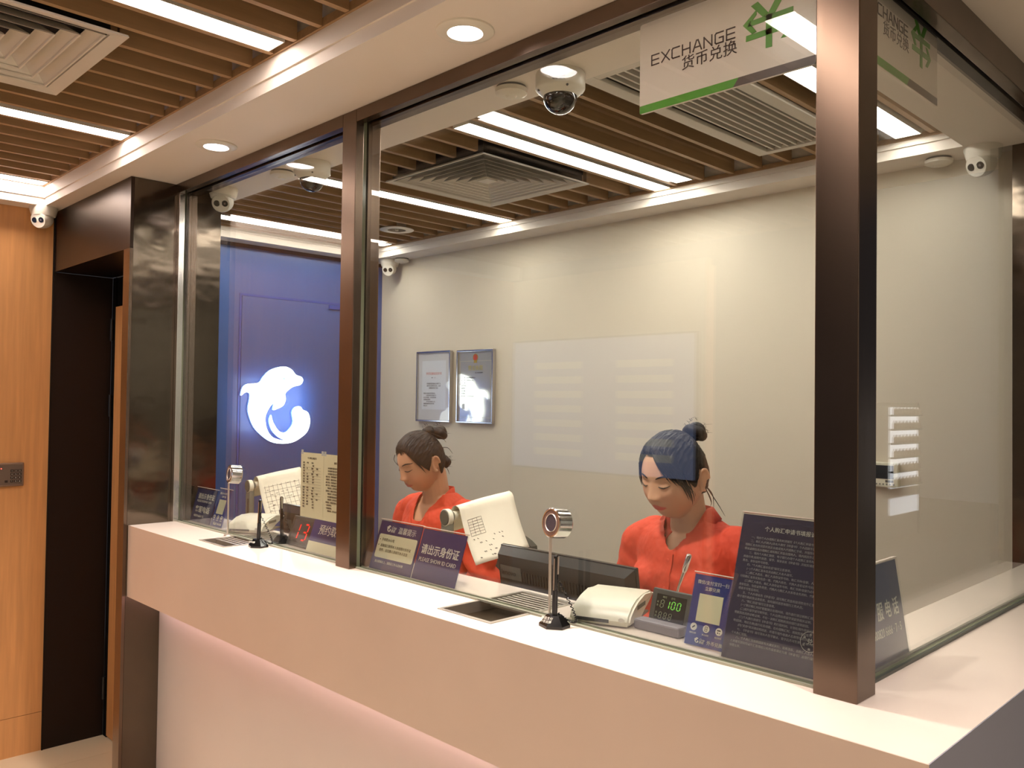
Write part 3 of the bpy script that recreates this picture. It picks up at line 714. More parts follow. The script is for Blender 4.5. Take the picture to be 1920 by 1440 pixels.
# ---- monitors (backs towards the customers)
def monitor(x, label):
    t = thing('monitor', label, 'monitor', (x, 1.668, DZ), group='black monitors seen from behind')
    M = fr((-.235, .0, .315), (1, 0, 0), (0, -.16, 1))
    # rear shell tapers to the back (towards -Y)
    vs = [(0, -.28, 0), (.47, -.28, 0), (.47, 0, 0), (0, 0, 0), (.012, -.262, .028), (.458, -.262, .028), (.458, -.016, .028), (.012, -.016, .028)]
    vs = [(.47-a if False else a, b, c) for a, b, c in vs]
    MB().add(vs, [(0, 3, 2, 1), (4, 5, 6, 7), (0, 1, 5, 4), (1, 2, 6, 5), (2, 3, 7, 6), (3, 0, 4, 7)], M).obj('rear_shell', BLACK_P, t)
    MB().box(-.003, .473, -.283, .003, -.012, 0, M, c=.002).obj('bezel', BLACK_G, t)
    MB().box(.012, .458, -.268, -.012, -.0135, -.0121, M).obj('screen', emis('screen_glow', (.5, .62, .9), .35), t)
    for k in range(60):
        MB().box(.10+k*.0052, .1025+k*.0052, -.085, -.055, .0281, .0290, M).obj('vent_slot', BLACK_G, t) if k % 2 == 0 else None
    MB().box(.018, .098, -.082, -.045, .0281, .0288, M).obj('badge', mat('badge_grey', (84, 86, 82), .4), t)
    text('lenovo', .021, M, .021, -.071, BLACK_P, t, z=.029)
    MB().box(-.025, .025, -.01, .02, .0, .16).obj('stand_neck', BLACK_P, t)
    MB().box(-.10, .10, -.05, .10, 0, .012, c=.004).obj('stand_foot', BLACK_P, t)
monitor(-1.497, 'black monitor seen from behind, in front of the woman at the right')
monitor(-2.715, 'black monitor seen from behind, left bay behind the taped papers')

# ---- document cameras with paper draped over the arm
def doccam(x, y, ztop, label):
    t = thing('document_camera', label, 'document camera', (x, y, DZ), R(-4), 'grey document cameras on the staff desk'); h = ztop-DZ
    MB().box(-.03, .03, -.02, .05, 0, .015, c=.003).obj('foot', GREY_P, t)
    MB().box(-.020, .020, -.010, .012, .015, h-.02, c=.004).obj('post', mat('olive_grey_plastic', (104, 108, 98), .45), t, True)
    MB().box(.003, .013, -.0115, -.010, .10, h-.06).obj('slot', BLACK_P, t)
    MB().lathe([(.0001, -.011), (.021, -.011), (.023, -.009), (.023, .011), (.021, .013), (.0001, .013)], 28, Matrix.Translation((0, 0, h-.010)) @ Matrix.Rotation(R(90), 4, 'X')).obj('joint', mat('dark_olive_plastic', (74, 80, 72), .45), t, True)
    MB().lathe([(.0235, -.007), (.0265, -.005), (.0265, .009), (.0235, .011)], 28, Matrix.Translation((0, 0, h-.012)) @ Matrix.Rotation(R(90), 4, 'X')).obj('joint_cover', CREAM_P, t, True)
    MB().tube([(0, .02, h-.008), (0, .12, h+.004), (0, .232, h+.016)], [.014, .012, .010], 14).obj('arm', CREAM_P, t, True)
    MB().box(-.014, .014, .19, .225, h-.03, h+.002, c=.004).obj('camera_head', CREAM_P, t, True)
def drape(x, y, z0, dz, L, w, kinds, label):
    """sheet folded over an arm running along +Y"""
    t = thing('draped_paper', label, 'paper', (x, y, z0)); n = 22; m = 10; vs = []; fs = []
    def pt(i, j):
        s_ = (i/n-.36)*L; v = j/m*w; r = .0215
        if abs(s_) < r*math.pi/2: a = s_/r; px, pz = r*math.sin(a), r*math.cos(a)
        else:
            q = abs(s_)-r*math.pi/2; sg = 1 if s_ > 0 else -1
            px, pz = sg*(r+q*.30+.25*q*q*4), -q*.93
        return (px+.004*math.sin(j*.6+i*.2), v+(.05*(-pz) if s_ > 0 else 0), pz+dz*j/m)
    for i in range(n+1):
        for j in range(m+1): vs.append(pt(i, j))
    for i in range(n):
        for j in range(m): a = i*(m+1)+j; fs.append((a, a+1, a+m+2, a+m+1))
    o = MB().add(vs, fs).obj('sheet', PAPER, t, True)
    so = o.modifiers.new('t', 'SOLIDIFY'); so.thickness = .0004
    def mkline(i0, i1, j0, j1, th):
        a = Vector(pt(i0, j0)); b = Vector(pt(i1, j1)); mb = MB()
        N_ = 8; P_ = [Vector(pt(i0+(i1-i0)*k/N_, j0+(j1-j0)*k/N_))+Vector((.0009, -.0004, .0006)) for k in range(N_+1)]
        return P_
    mb = MB()
    if kinds == 'form':
        for k in range(7): mb.tube(mkline(12.4+k*.62, 12.4+k*.62, 1.0, 3.6, 1), .00045, 4)
        for k in range(4): mb.tube(mkline(12.4, 16.1, 1.0+k*.87, 1.0+k*.87, 1), .00045, 4)
        rr = random.Random(3)
        for k in range(26):
            i = rr.choice((16.8, 17.8, 18.8, 19.8, 20.8)); j = rr.uniform(1.0, 6.6); mb.tube(mkline(i, i+.22, j, j+.18, 1), .0009, 4)
    else:
        for k in range(9): mb.tube(mkline(12.2, 21.0, 1.2+k*.95, 1.2+k*.95, 1), .0005, 4)
        for k in range(6): mb.tube(mkline(12.6+k*1.5, 12.6+k*1.5, .9, 9.0, 1), .0004, 4)
        rr = random.Random(5)
        for k in range(30):
            i = rr.uniform(12.5, 20); j = rr.uniform(1, 8.6); mb.tube(mkline(i, i, j, j+.5, 1), .0008, 4)
    mb.obj('printed_lines', INK, o)
    return t
doccam(-1.955, 1.655, 1.262, 'grey document camera beside the seated woman at left')
drape(-1.945, 1.676, 1.2645, .030, .30, .225, 'form', 'handwritten form draped over the document camera beside the ID sign')
doccam(-3.215, 1.665, 1.255, 'grey document camera in front of the blue wall')
drape(-3.205, 1.684, 1.262, .030, .30, .20, 'table', 'printed ledger sheet draped over the document camera by the blue wall')
# loose sheet hanging behind the left camera
o = MB().box(-.075, .075, -.0004, .0004, 0, .13, fr((0, 0, 0), (1, 0, 0), (0, 0, 1)) @ Matrix.Rotation(R(90), 4, 'X')).obj('hanging_sheet', PAPER)
o.location = (-3.16, 1.80, 1.245); tag(o, 'white sheet hanging under the ledger paper by the blue wall', 'paper')
bpy.data.objects.remove(o)

# ---- two papers taped to the left glass
for k, (xa_, lab) in enumerate(((-2.402, 'cream form with columns taped to the left glass, farther from the mullion'), (-2.268, 'cream letter taped to the left glass, against the mullion'))):
    t = thing('taped_paper', lab, 'paper', (xa_, 1.4185, 1.229), group='papers taped to the left glass')
    M = fr((0, 0, 0), (1, 0, 0), (0, 0, 1)); w_ = .133 if k == 0 else .140
    MB().box(0, w_, 0, .204, -.0007, 0, M).obj('sheet', PAPER_C, t)
    for px_ in (.002, w_-.012): MB().box(px_, px_+.012, .198, .212, .0001, .0005, M).obj('tape', mat('clear_tape', (190, 196, 200), .2), t)
    rr = random.Random(k+1); mb = MB(); y = .180
    text('个人购汇申请书' if k == 0 else '委托书', .0075, M, w_/2, .184 if k == 0 else .176, INKD, t, align='CENTER')
    y = .172 if k == 0 else .165
    s_ = []
    while y > .03:
        if k == 0: s_.append(rr.choice(['姓名：　张　　　　国籍：　　中国', '证件　　护照　　　号码：', '金额　　　　　　　　美元', '用途：　旅游　　　　留学', '地址：　　　　　　　电话', '']))
        else: s_.append(rr.choice(['　　本人因故不能亲自办理外币', '兑换业务，现委托代理人办理', '相关手续，并承担由此产生的', '一切法律责任。', '　　特此委托，请予以办理。']))
        y -= .0088
    text('\n'.join(s_), .0058, M, .014, y*0+(.170 if k == 0 else .160), INK if k == 0 else INKD, t, ls=1.5, sx=.95, res=1)
    if k == 0:
        for q in range(12): MB().box(.012, .118, .158-q*.0088, .1584-q*.0088, .0003, .0006, M).obj('rule', INK, t)

# ---- rear wall certificates and panel
def certificate(x0, x1, z0, z1, kind, label):
    t = thing('framed_certificate', label, 'certificate', (x0, 3.085, z0)); w_ = x1-x0; h_ = z1-z0
    M = fr((0, -.001, 0), (1, 0, 0), (0, 0, 1)); b = .009
    for q in ((0, w_, 0, b), (0, w_, h_-b, h_), (0, b, b, h_-b), (w_-b, w_, b, h_-b)):
        MB().box(*q, 0, .024, M, c=.0015).obj('frame_bar', SILVER, t)
    MB().box(b, w_-b, b, h_-b, .002, .014, M).obj('mount_card', mat('mount_white', (222, 220, 222), .6) if kind == 'a' else mat('mirror_print', (226, 220, 204), .07, .55), t)
    MB().box(b, w_-b, b, h_-b, .0185, .0195, M).obj('glazing', ACRYL, t)
    z = .0143
    if kind == 'a':
        MB().box(.045, w_-.045, .07, h_-.055, .0141, .0144, M).obj('document', mat('document_white', (236, 238, 244), .6), t)
        text('外币兑换业务许可', .0175, M, w_/2, h_-.135, mat('red_print', (214, 96, 70), .6), t, align='CENTER', z=.0146)
        text('编号　二〇一', .007, M, w_/2, h_-.155, INK, t, align='CENTER', z=.0146)
        text('经审核同意该网点办理个人\n本外币兑换特许业务，业务\n范围包括结汇售汇', .0105, M, w_/2, h_-.19, INKD, t, align='CENTER', z=.0146, ls=1.2)
        text('根据有关规定经营管理办法\n　　　办理兑换业务须遵守本\n办法各项规定，接受监督管理\n并按期报送材料\n　　　许可证有效期为三年，\n逾期须重新申请办理手续\n特此公告', .0088, M, .06, h_-.245, INK, t, z=.0146, ls=1.35)
    else:
        for q in ((.02, w_-.02, .03, .032), (.02, w_-.02, h_-.062, h_-.060), (.02, .022, .032, h_-.062), (w_-.022, w_-.02, .032, h_-.062)):
            MB().box(*q, .0141, .0145, M).obj('border_line', mat('pale_gold_line', (190, 176, 140), .4), t)
        EM = mat('emblem_red', (196, 50, 34), .4); GD = mat('emblem_gold', (226, 186, 70), .25, .6)
        MB().lathe([(.0001, .0010), (.019, .0010), (.019, 0)], 24, M @ Matrix.Translation((w_/2, h_-.042, .0145))).obj('emblem', EM, t)
        MB().lathe([(.016, .0012), (.0205, .0012), (.0205, 0)], 24, M @ Matrix.Translation((w_/2, h_-.042, .0147))).obj('emblem_ring', GD, t)
        MB().box(w_/2-.012, w_/2+.012, h_-.072, h_-.060, .0146, .0158, M).obj('emblem_base', GD, t)
        text('★', .014, M, w_/2, h_-.042, GD, t, align='CENTER', z=.016)
        text('营业执照', .030, M, w_/2, h_-.110, mat('gold_print', (190, 168, 40), .3, .4), t, align='CENTER', z=.0146)
        text('统一社会信用代码', .0075, M, w_/2+.03, h_-.128, INKD, t, align='CENTER', z=.0146)
        text('名　　称　外币兑换有限公司\n类　　型　有限责任公司\n住　　所　\n法定代表人　\n注册资本\n成立日期\n营业期限\n经营范围　个人本外币兑换', .009, M, .03, h_-.155, INK, t, z=.0146, ls=1.6)
        MB().box(.042, .062, .075, .105, .0145, .0150, M).obj('grey_square', INK, t)
certificate(-3.915, -3.612, 1.484, 1.888, 'a', 'silver framed white licence with red heading on rear wall')
certificate(-3.556, -3.262, 1.484, 1.884, 'b', 'silver framed glossy certificate with red emblem on rear wall')
t = thing('wall_thermostat', 'cream wall control panel with small dark screen', 'control panel', (-1.268, 3.085, 1.315))
M = fr((0, -.0005, 0), (1, 0, 0), (0, 0, 1))
MB().box(0, .098, 0, .088, 0, .024, M, c=.003).obj('casing', CREAM_P, t)
MB().box(.010, .083, .030, .078, .0241, .0247, M).obj('screen', BLACK_G, t)
MB().box(.055, .083, .018, .026, .0241, .0249, M).obj('badge', DGREY_P, t)
for k in range(7): MB().lathe([(.0001, .026), (.003, .026), (.003, .024)], 10, M @ Matrix.Translation((.012+k*.012, .011, 0))).obj('button', GREY_P, t)
# keypad on oak wall
t = thing('door_keypad', 'grey metal keypad mounted on the oak wall', 'keypad', (-4.2295, .955, 1.200))
M = fr((0, 0, 0), (0, 1, 0), (0, 0, 1))
MB().box(0, .142, 0, .104, 0, .014, M, c=.003).obj('casing', mat('warm_grey_metal', (146, 122, 104), .35, .6), t)
MB().box(.006, .135, .008, .096, .0141, .0147, M).obj('face_plate', mat('dull_grey_face', (104, 88, 76), .5), t)
for r in range(4):
    for c in range(3):
        k = MB().box(.088+c*.0155, .100+c*.0155, .018+r*.0155, .0285+r*.0155, .0147, .0172, M, c=.001).obj('key', mat('dark_key', (44, 32, 26), .4), t)
        text('*0#789456123'[r*3+c], .008, M, .0915+c*.0155, .0205+r*.0155, WHT, k, z=.0174)
MB().box(.066, .078, .018, .0285, .0147, .0172, M, c=.001).obj('key', mat('dark_key', (44, 32, 26), .4), t)
MB().lathe([(.0001, .016), (.0022, .016), (.0022, .0147)], 10, M @ Matrix.Translation((.052, .080, 0))).obj('indicator', emis('red_dot', (1, .08, .05), 4), t)

# ---- glowing dolphin emblem
t = thing('dolphin_sign', 'glowing white leaping dolphin emblem on blue wall', 'sign', (-4.3015, 0, 0))
M = fr((0, 0, 0), (0, 1, 0), (0, 0, 1))
def inset(P, c, k): return [(c[0]+(x-c[0])*k, c[1]+(y-c[1])*k) for x, y in P]
SP = smooth_poly(DOL, 3)
MB().prism(SP, .006, .018, M).obj('letter_body', mat('blue_acrylic_side', (120, 170, 235), .3, emit=(120, 170, 235), estr=.8), t)
MB().prism(SP, .018, .021, M).obj('glowing_face', emis('emblem_glow', (.86, .93, 1.0), 5.0), t)
MB().lathe([(.0001, .0225), (.006, .0225), (.006, .021)], 16, M @ Matrix.Translation((2.409, 1.717, 0))).obj('eye', mat('pale_blue_dot', (150, 190, 240), .4), t)
for q in ((2.30, 1.65), (2.25, 1.45), (2.53, 1.48)): MB().tube([(0, q[0], q[1]), (.007, q[0], q[1])], .005, 8).obj('spacer', WHITE_P, t)
add_light('emblem_halo', 'AREA', (-4.22, 2.37, 1.57), 1.6, (.72, .84, 1), .3, .4, rot=(0, R(90), 0))

# ---- exchange signs
def exchange(o, rx, label):
    t = thing('exchange_sign', label, 'sign', o, group='white exchange boards at the top of the glass'); M = fr((0, 0, 0), rx, (0, 0, 1)); W_, H_ = .388, .190
    P = []
    for cx, cy, a0 in ((W_-.006, H_-.006, 0), (.006, H_-.006, 90), (.006, .006, 180), (W_-.006, .006, 270)):
        for k in range(5):
            a = R(a0+k*22.5); P.append((cx+.006*math.cos(a), cy+.006*math.sin(a)))
    MB().prism(P, -.004, 0, M).obj('panel', mat('white_sign_board', (236, 222, 214), .25), t)
    GR = mat('sign_green', (88, 156, 50), .4); BR = mat('sign_brown', (92, 74, 70), .4)
    MB().prism([(.001, .001), (.222, .001), (.234, .017), (.001, .017)], .0002, .0008, M).obj('green_band', GR, t)
    MB().prism([(.222, .001), (W_-.001, .001), (W_-.001, .017), (.234, .017)], .0002, .0008, M).obj('brown_band', BR, t)
    x0, z0 = -1.0757, 2.209
    def PZ(L_): return [(a-x0, b-z0) for a, b in L_]
    m_ = MB()
    for q in ([(-.8165, 2.3546), (-.8022, 2.359), (-.7801, 2.331), (-.7913, 2.3261)], [(-.7640, 2.3560), (-.7472, 2.3560), (-.7690, 2.3250), (-.7843, 2.3255)],
              [(-.7853, 2.3291), (-.7728, 2.3283), (-.7727, 2.2654), (-.7856, 2.266)], [(-.8235, 2.3165), (-.7313, 2.3175), (-.7312, 2.3275), (-.818, 2.3265)],
              [(-.8333, 2.3223), (-.8180, 2.3215), (-.8048, 2.3351), (-.8049, 2.3450)], [(-.8333, 2.3223), (-.8143, 2.3013), (-.8046, 2.3029), (-.8180, 2.3215)],
              [(-.8269, 2.2895), (-.7395, 2.2905), (-.7361, 2.3016), (-.8261, 2.3005)], [(-.7548, 2.3145), (-.7378, 2.2957), (-.7261, 2.2949), (-.7446, 2.3145)],
              [(-.7261, 2.2949), (-.7378, 2.2957), (-.7553, 2.2756), (-.7440, 2.2753)]):
        m_.prism(PZ(q), .0002, .0010, M)
    m_.obj('yen_arrows_mark', GR, t)
    # square-shouldered lettering
    LT = {'E': [[(0, 0), (0, 1)], [(0, 1), (.85, 1)], [(0, .5), (.8, .5)], [(0, 0), (.85, 0)]], 'X': [[(0, 0), (.9, 1)], [(0, 1), (.9, 0)]],
          'C': [[(.85, 1), (.12, 1), (0, .88), (0, .12), (.12, 0), (.85, 0)]], 'H': [[(0, 0), (0, 1)], [(.85, 0), (.85, 1)], [(0, .5), (.85, .5)]],
          'A': [[(0, 0), (.38, 1), (.55, 1), (.92, 0)], [(.16, .34), (.78, .34)]], 'N': [[(0, 0), (0, 1), (.85, 0), (.85, 1)]],
          'G': [[(.85, 1), (.12, 1), (0, .88), (0, .12), (.12, 0), (.85, 0), (.85, .5), (.45, .5)]]}
    h = .0205; x = .0305; bk = mat('dark_brown_print', (60, 38, 40), .5)
    for ch in 'EXCHANGE':
        mb = MB()
        for pl in LT[ch]:
            for a, b in zip(pl[:-1], pl[1:]):
                a = Vector((x+a[0]*h*1.02, .0965+a[1]*h)); b = Vector((x+b[0]*h*1.02, .0965+b[1]*h)); d = (b-a).normalized(); nn = Vector((-d.y, d.x))*.00125
                a = a-d*.00125; b = b+d*.00125
                mb.prism([tuple(a-nn), tuple(b-nn), tuple(b+nn), tuple(a+nn)], .0002, .0010, M)
        mb.obj('letter', bk, t); x += h*1.23
    text('货币兑换', .0305, M, .104, .0675, bk, t, sx=1.04)
    for sx_ in (.05, W_-.05): MB().box(sx_-.012, sx_+.012, H_-.01, H_+.004, -.006, -.004, M).obj('hanging_clip', ACRYL, t)
    return t
exchange((-1.0757, 1.4235, 2.2085), (1, 0, 0), 'white exchange sign board behind the front glass, left of corner post')
exchange((-.640, 1.485, 2.235), (0, 1, 0), 'white exchange sign board behind the side glass, right of corner post')
for o_ in bpy.data.objects:
    if o_.name.startswith('exchange_sign') and o_.location.x > -.7: o_.location.x = -.6375

# =================================================================== CEILING DEVICES
def detector(x, y, label):
    t = thing('smoke_detector', label, 'smoke detector', (x, y, ZS), group='white round smoke detectors')
    MB().lathe([(.0001, -.006), (.040, -.006), (.040, 0)], 32).obj('base', DGREY_P, t, True)
    MB().lathe([(.0001, -.024), (.030, -.024), (.043, -.018), (.044, -.007), (.0001, -.006)], 36).obj('cap', WHITE_P, t, True)
    MB().lathe([(.0001, -.030), (.012, -.029), (.016, -.024)], 20).obj('button', WHITE_P, t, True)
detector(-1.612, 1.567, 'white smoke detector on front soffit, beside the larger dome camera')
detector(-2.825, 1.567, 'white smoke detector on front soffit, beside the dome camera near the portal')
detector(-4.03, 3.03, 'white smoke detector in the far corner by the blue wall')
detector(-1.022, 3.02, 'white smoke detector at the right end of the rear soffit')
def dome(x, y, label):
    t = thing('dome_camera', label, 'security camera', (x, y, ZS), group='white dome security cameras on the front soffit')
    MB().lathe([(.0001, 0), (.062, 0), (.064, -.004), (.064, -.040), (.060, -.046), (.054, -.050), (.046, -.058), (.044, -.060), (.0001, -.060)], 44).obj('housing', WHITE_P, t, True)
    for a in (0, 90, 180, 270):
        c = (.0575*math.cos(R(a-30)), .0575*math.sin(R(a-30)), -.048); MB().ball(c, .0035, 6).obj('screw', DGREY_P, t, True)
    prof = [(.044*math.cos(R(a)), -.060-.044*math.sin(R(a))) for a in range(0, 90, 9)]+[(.0001, -.104)]
    MB().lathe(prof, 36).obj('bubble', mat('smoked_dome', (22, 20, 20), .04, coat=.6), t, True)
    M = fr((.064*math.sin(R(38)), -.064*math.cos(R(38)), -.036), (math.cos(R(38)), math.sin(R(38)), 0), (0, 0, 1))
    text('HIKVISION', .0072, M, .0, .007, INK, t, align='CENTER', z=.0003); text('海康威视', .0085, M, .0, -.002, INK, t, align='CENTER', z=.0003)
dome(-1.455, 1.590, 'white dome security camera on front soffit, right of mullion')
dome(-2.645, 1.585, 'white dome security camera on front soffit, left of mullion')
def turret(x, y, d, label, zz=ZS):
    t = thing('turret_camera', label, 'security camera', (x, y, zz), group='white turret security cameras')
    MB().lathe([(.0001, 0), (.056, 0), (.057, -.008), (.052, -.028), (.048, -.040), (.030, -.046), (.0001, -.046)], 40).obj('mount', WHITE_P, t, True)
    d = Vector(d).normalized(); c = Vector((0, 0, -.052)); b = MB().ball(tuple(c), .041, 16).obj('ball', WHITE_P, t, True)
    M = look(tuple(c+d*.012), d)
    MB().lathe([(.0405, 0), (.038, .018), (.034, .026), (.0001, .027)], 36, M).obj('face', WHITE_P, t, True)
    for s_ in (-1, 1):
        e = MB().lathe([(.0001, .0285), (.0115, .0285), (.0125, .0265)], 20, M @ Matrix.Translation((s_*.0155, 0, 0))).obj('lens', BLACK_G, t, True)
    MB().lathe([(.0001, .0295), (.004, .0290)], 12, M @ Matrix.Translation((.0155, 0, 0))).obj('lens_core', mat('lens_grey', (110, 100, 100), .2), e, True)
turret(-4.163, 1.135, (.8, -1, -.42), 'white turret security camera in the lobby corner above oak wall')
turret(-3.235, 1.535, (.9, -.75, -.55), 'white turret security camera inside the glass beside the steel portal')
turret(-4.13, 3.015, (.75, -1, -.45), 'white turret security camera in far corner above blue wall')
turret(-.875, 2.985, (-.35, -1, -.45), 'white turret security camera at right end of rear soffit')

# =================================================================== CHAIRS
def chair(x, y, rz, m, label, h=.30, w=.44):
    t = thing('office_chair', label, 'chair', (x, y, .2), rz)
    for k in range(5):
        a = R(72*k+18); MB().tube([(0, 0, .09), (.26*math.cos(a), .26*math.sin(a), .06)], [.022, .014], 8).ball((.26*math.cos(a), .26*math.sin(a), .027), .026, 8).obj('foot', BLACK_P, t, True)
    MB().tube([(0, 0, .08), (0, 0, .40)], .022, 14).obj('gas_lift', SATIN, t, True)
    MB().box(-.23, .23, -.22, .22, .395, .46, c=.028).obj('seat', m, t, True)
    # curved back
    vs = []; fs = []; n, q = 12, 10
    for s_ in (0, 1):
        for i in range(n+1):
            for j in range(q+1):
                u = i/n*2-1; v = j/q; e = 1-.10*abs(u)**4*0
                hh = .52+ (h*(v))*(1-.10*abs(u)**3)
                vs.append((u*w/2*(1-.16*v**3), .22-.05*u*u*0+.035*(1-u*u)*1+.06*v+(.035 if s_ else 0), hh))
    g_ = (n+1)*(q+1)
    for i in range(n):
        for j in range(q):
            a = i*(q+1)+j; fs.append((a, a+q+1, a+q+2, a+1)); fs.append((a+g_, a+1+g_, a+q+2+g_, a+q+1+g_))
    edge = [i*(q+1) for i in range(n+1)]+[n*(q+1)+j for j in range(1, q+1)]+[i*(q+1)+q for i in range(n-1, -1, -1)]+[j for j in range(q-1, 0, -1)]
    for a, b in zip(edge, edge[1:]+edge[:1]): fs.append((b, a, a+g_, b+g_))
    MB().add(vs, fs).obj('backrest', m, t, True)
    MB().box(-.03, .03, .20, .26, .43, .60, c=.01).obj('back_bracket', BLACK_P, t, True)
    return t
DARKF = mat('charcoal_fabric', (58, 56, 48), .8); CREAMF = mat('cream_leatherette', (206, 190, 160), .45)
chair(-2.47, 2.06, R(3), DARKF, 'charcoal office chair behind the seated woman at left', .36, .50)
chair(-1.345, 2.08, R(0), DARKF, 'charcoal office chair under the seated woman at right', .30)
chair(-1.99, 2.62, R(-12), CREAMF, 'empty cream office chair between the two women', .30, .48)

# =================================================================== SEEN ONLY AS REFLECTIONS IN THE GLASS
t = thing('wall_screen', 'pale wall screen with rows, seen as a faint reflection in the front glass', 'screen', (-4.20, -1.349, 1.155))
M = fr((1.50, 0, 0), (-1, 0, 0), (0, 0, 1))
MB().box(0, 1.50, 0, .87, .0, .035, M, c=.004).obj('casing', BLACK_P, t)
MB().box(.012, 1.488, .012, .858, .0352, .036, M).obj('lit_panel', emis('screen_blue_white', (.52, .60, .95), .95), t)
for k in range(7):
    for x_ in (.16, .86): MB().box(x_, x_+.42, .10+k*.095, .145+k*.095, .0361, .0365, M).obj('row', emis('screen_row', (.80, .80, .78), 1.25), t)
t = thing('vending_machine', 'white vending machine with lit shelves, reflected in the side glass', 'vending machine', (2.8, 10.6, 0))
M = fr((0, .68, 0), (0, -1, 0), (0, 0, 1))
MB().box(0, 1.36, 0, 1.66, -.8, 0, M, c=.01).obj('cabinet', WHITE_P, t)
MB().box(.06, .95, .62, 1.60, .001, .004, M).obj('lit_interior', emis('vending_white', (.95, .96, 1), 1.7), t)
for k in range(6):
    sh = MB().box(.06, .95, .64+k*.17, .66+k*.17, .005, .06, M).obj('shelf', GREY_P, t)
    MB().tube([(.0, 0, 0), (.0, 0, .001)], .001, 4)
    bt = MB()
    for q in range(8): bt.lathe([(.0001, 0), (.024, 0), (.024, .06), (.009, .085), (.009, .10), (.0001, .10)], 10, Matrix.Translation((-.04, .68-.12-q*.108, .66+k*.17)))
    bt.obj('bottles', mat('bottle_amber', (150, 120, 90), .3), t)
MB().box(.06, .95, .30, .50, .001, .012, M).obj('delivery_flap', emis('vending_low', (.9, .93, 1), 1.2), t)

# =================================================================== PEOPLE
def sm_(x, a, b):
    t = max(0, min(1, (x-a)/(b-a))); return t*t*(3-2*t)
def gs(x, s): return math.exp(-x*x/(2*s*s))
def head_pt(a, e, feat=True, wide=1.0):
    sx, sy, sz = math.sin(a)*math.cos(e), -math.cos(a)*math.cos(e), math.sin(e)
    x, y, z = .0735*sx*wide, .094*sy, .114*sz
    t = max(0, min(1, (-z-.012)/.10))
    x *= 1-.25*t**2.0
    if y > 0: y *= 1-.42*t; z = z if z > -.07 else -.07+(z+.07)*.55
    else: y = -.094*((-y/.094)**.86)*(1-.02*t)
    f = sm_(-sy, .25, .75)
    if feat and f > 0:
        d = 0
        # nose
        if z > -.026: na = .0145*max(0, min(1, (.022-z)/.048))**1.2
        else: na = .0145*max(0, 1-(-.026-z)/.010)
        d += na*gs(x, .0062+.0035*sm_(-z, -.005, .024))
        for q in (-1, 1):
            d += .0070*gs(x-q*.0130, .0056)*gs(z+.0255, .0060)
            d -= .0085*gs(x-q*.031, .0145)*gs(z-.012, .0105)
            d += .0062*gs(x-q*.032, .0115)*gs(z-.0085, .0068)
            d += .0040*gs(x-q*.040, .017)*gs(z+.026, .018)
            d += .0016*gs(x-q*.028, .016)*gs(z-.030, .006)
        d += .0050*gs(x, .016)*gs(z+.0500, .0042)+.0062*gs(x, .0135)*gs(z+.0600, .0048)+.0035*gs(x, .022)*gs(z+.055, .015)
        d -= .0050*gs(x, .019)*gs(z+.0548, .0014)
        d -= .0030*gs(x, .016)*gs(z+.0715, .004)
        d += .0055*gs(x, .015)*gs(z+.091, .012)
        d -= .0012*gs(x, .003)*gs(z+.040, .005)
        y -= d*f
    return Vector((x, y, z))
SKIN = mat('skin', (206, 158, 128), .5, sss=.12)
HAIR = mat('dark_hair', (26, 20, 18), .5, noise_amt=.45, noise_scale=60, stretch=(1, 1, .25), bump=.5, bump_scale=160, bstretch=(1, 1, .12), spec=.25)
def skin_mat():
    m = MATS['skin']; N = m.node_tree.nodes; L = m.node_tree.links
    v = N.new('ShaderNodeVertexColor'); v.layer_name = 'tint'; L.new(v.outputs[0], N['Principled BSDF'].inputs['Base Color'])
skin_mat()
def remeshed(mb, vox, smooth=3, fac=.5):
    me = mb.mesh('tmp'); o = bpy.data.objects.new('tmp', me); COL.objects.link(o)
    r = o.modifiers.new('r', 'REMESH'); r.mode = 'VOXEL'; r.voxel_size = vox; r.use_smooth_shade = True
    s_ = o.modifiers.new('s', 'SMOOTH'); s_.iterations = smooth; s_.factor = fac
    bpy.context.view_layer.update(); dg = bpy.context.evaluated_depsgraph_get()
    out = bpy.data.meshes.new_from_object(o.evaluated_get(dg)); bpy.data.objects.remove(o); bpy.data.meshes.remove(me)
    return out
def keep_main(me):
    bm = bmesh.new(); bm.from_mesh(me); seen = set(); best = []
    for v in bm.verts:
        if v in seen: continue
        st = [v]; comp = []; seen.add(v)
        while st:
            q = st.pop(); comp.append(q)
            for e in q.link_edges:
                w_ = e.other_vert(q)
                if w_ not in seen: seen.add(w_); st.append(w_)
        if len(comp) > len(best): best = comp
    bs_ = set(best); bmesh.ops.delete(bm, geom=[v for v in bm.verts if v not in bs_], context='VERTS'); bm.to_mesh(me); bm.free()

def cap_chain(mb, pts, rad, n=14, flat=1):
    pts = [Vector(p) for p in pts]; P_ = []; Q = []
    for i in range(len(pts)-1):
        for k in range(4): P_.append(pts[i].lerp(pts[i+1], k/4)); Q.append(rad[i]+(rad[i+1]-rad[i])*k/4)
    P_.append(pts[-1]); Q.append(rad[-1])
    mb.tube(P_, Q, n, flat=flat)
    for p, r in zip(pts, rad): mb.ball(tuple(p), (r*.995)*1.0, 8)

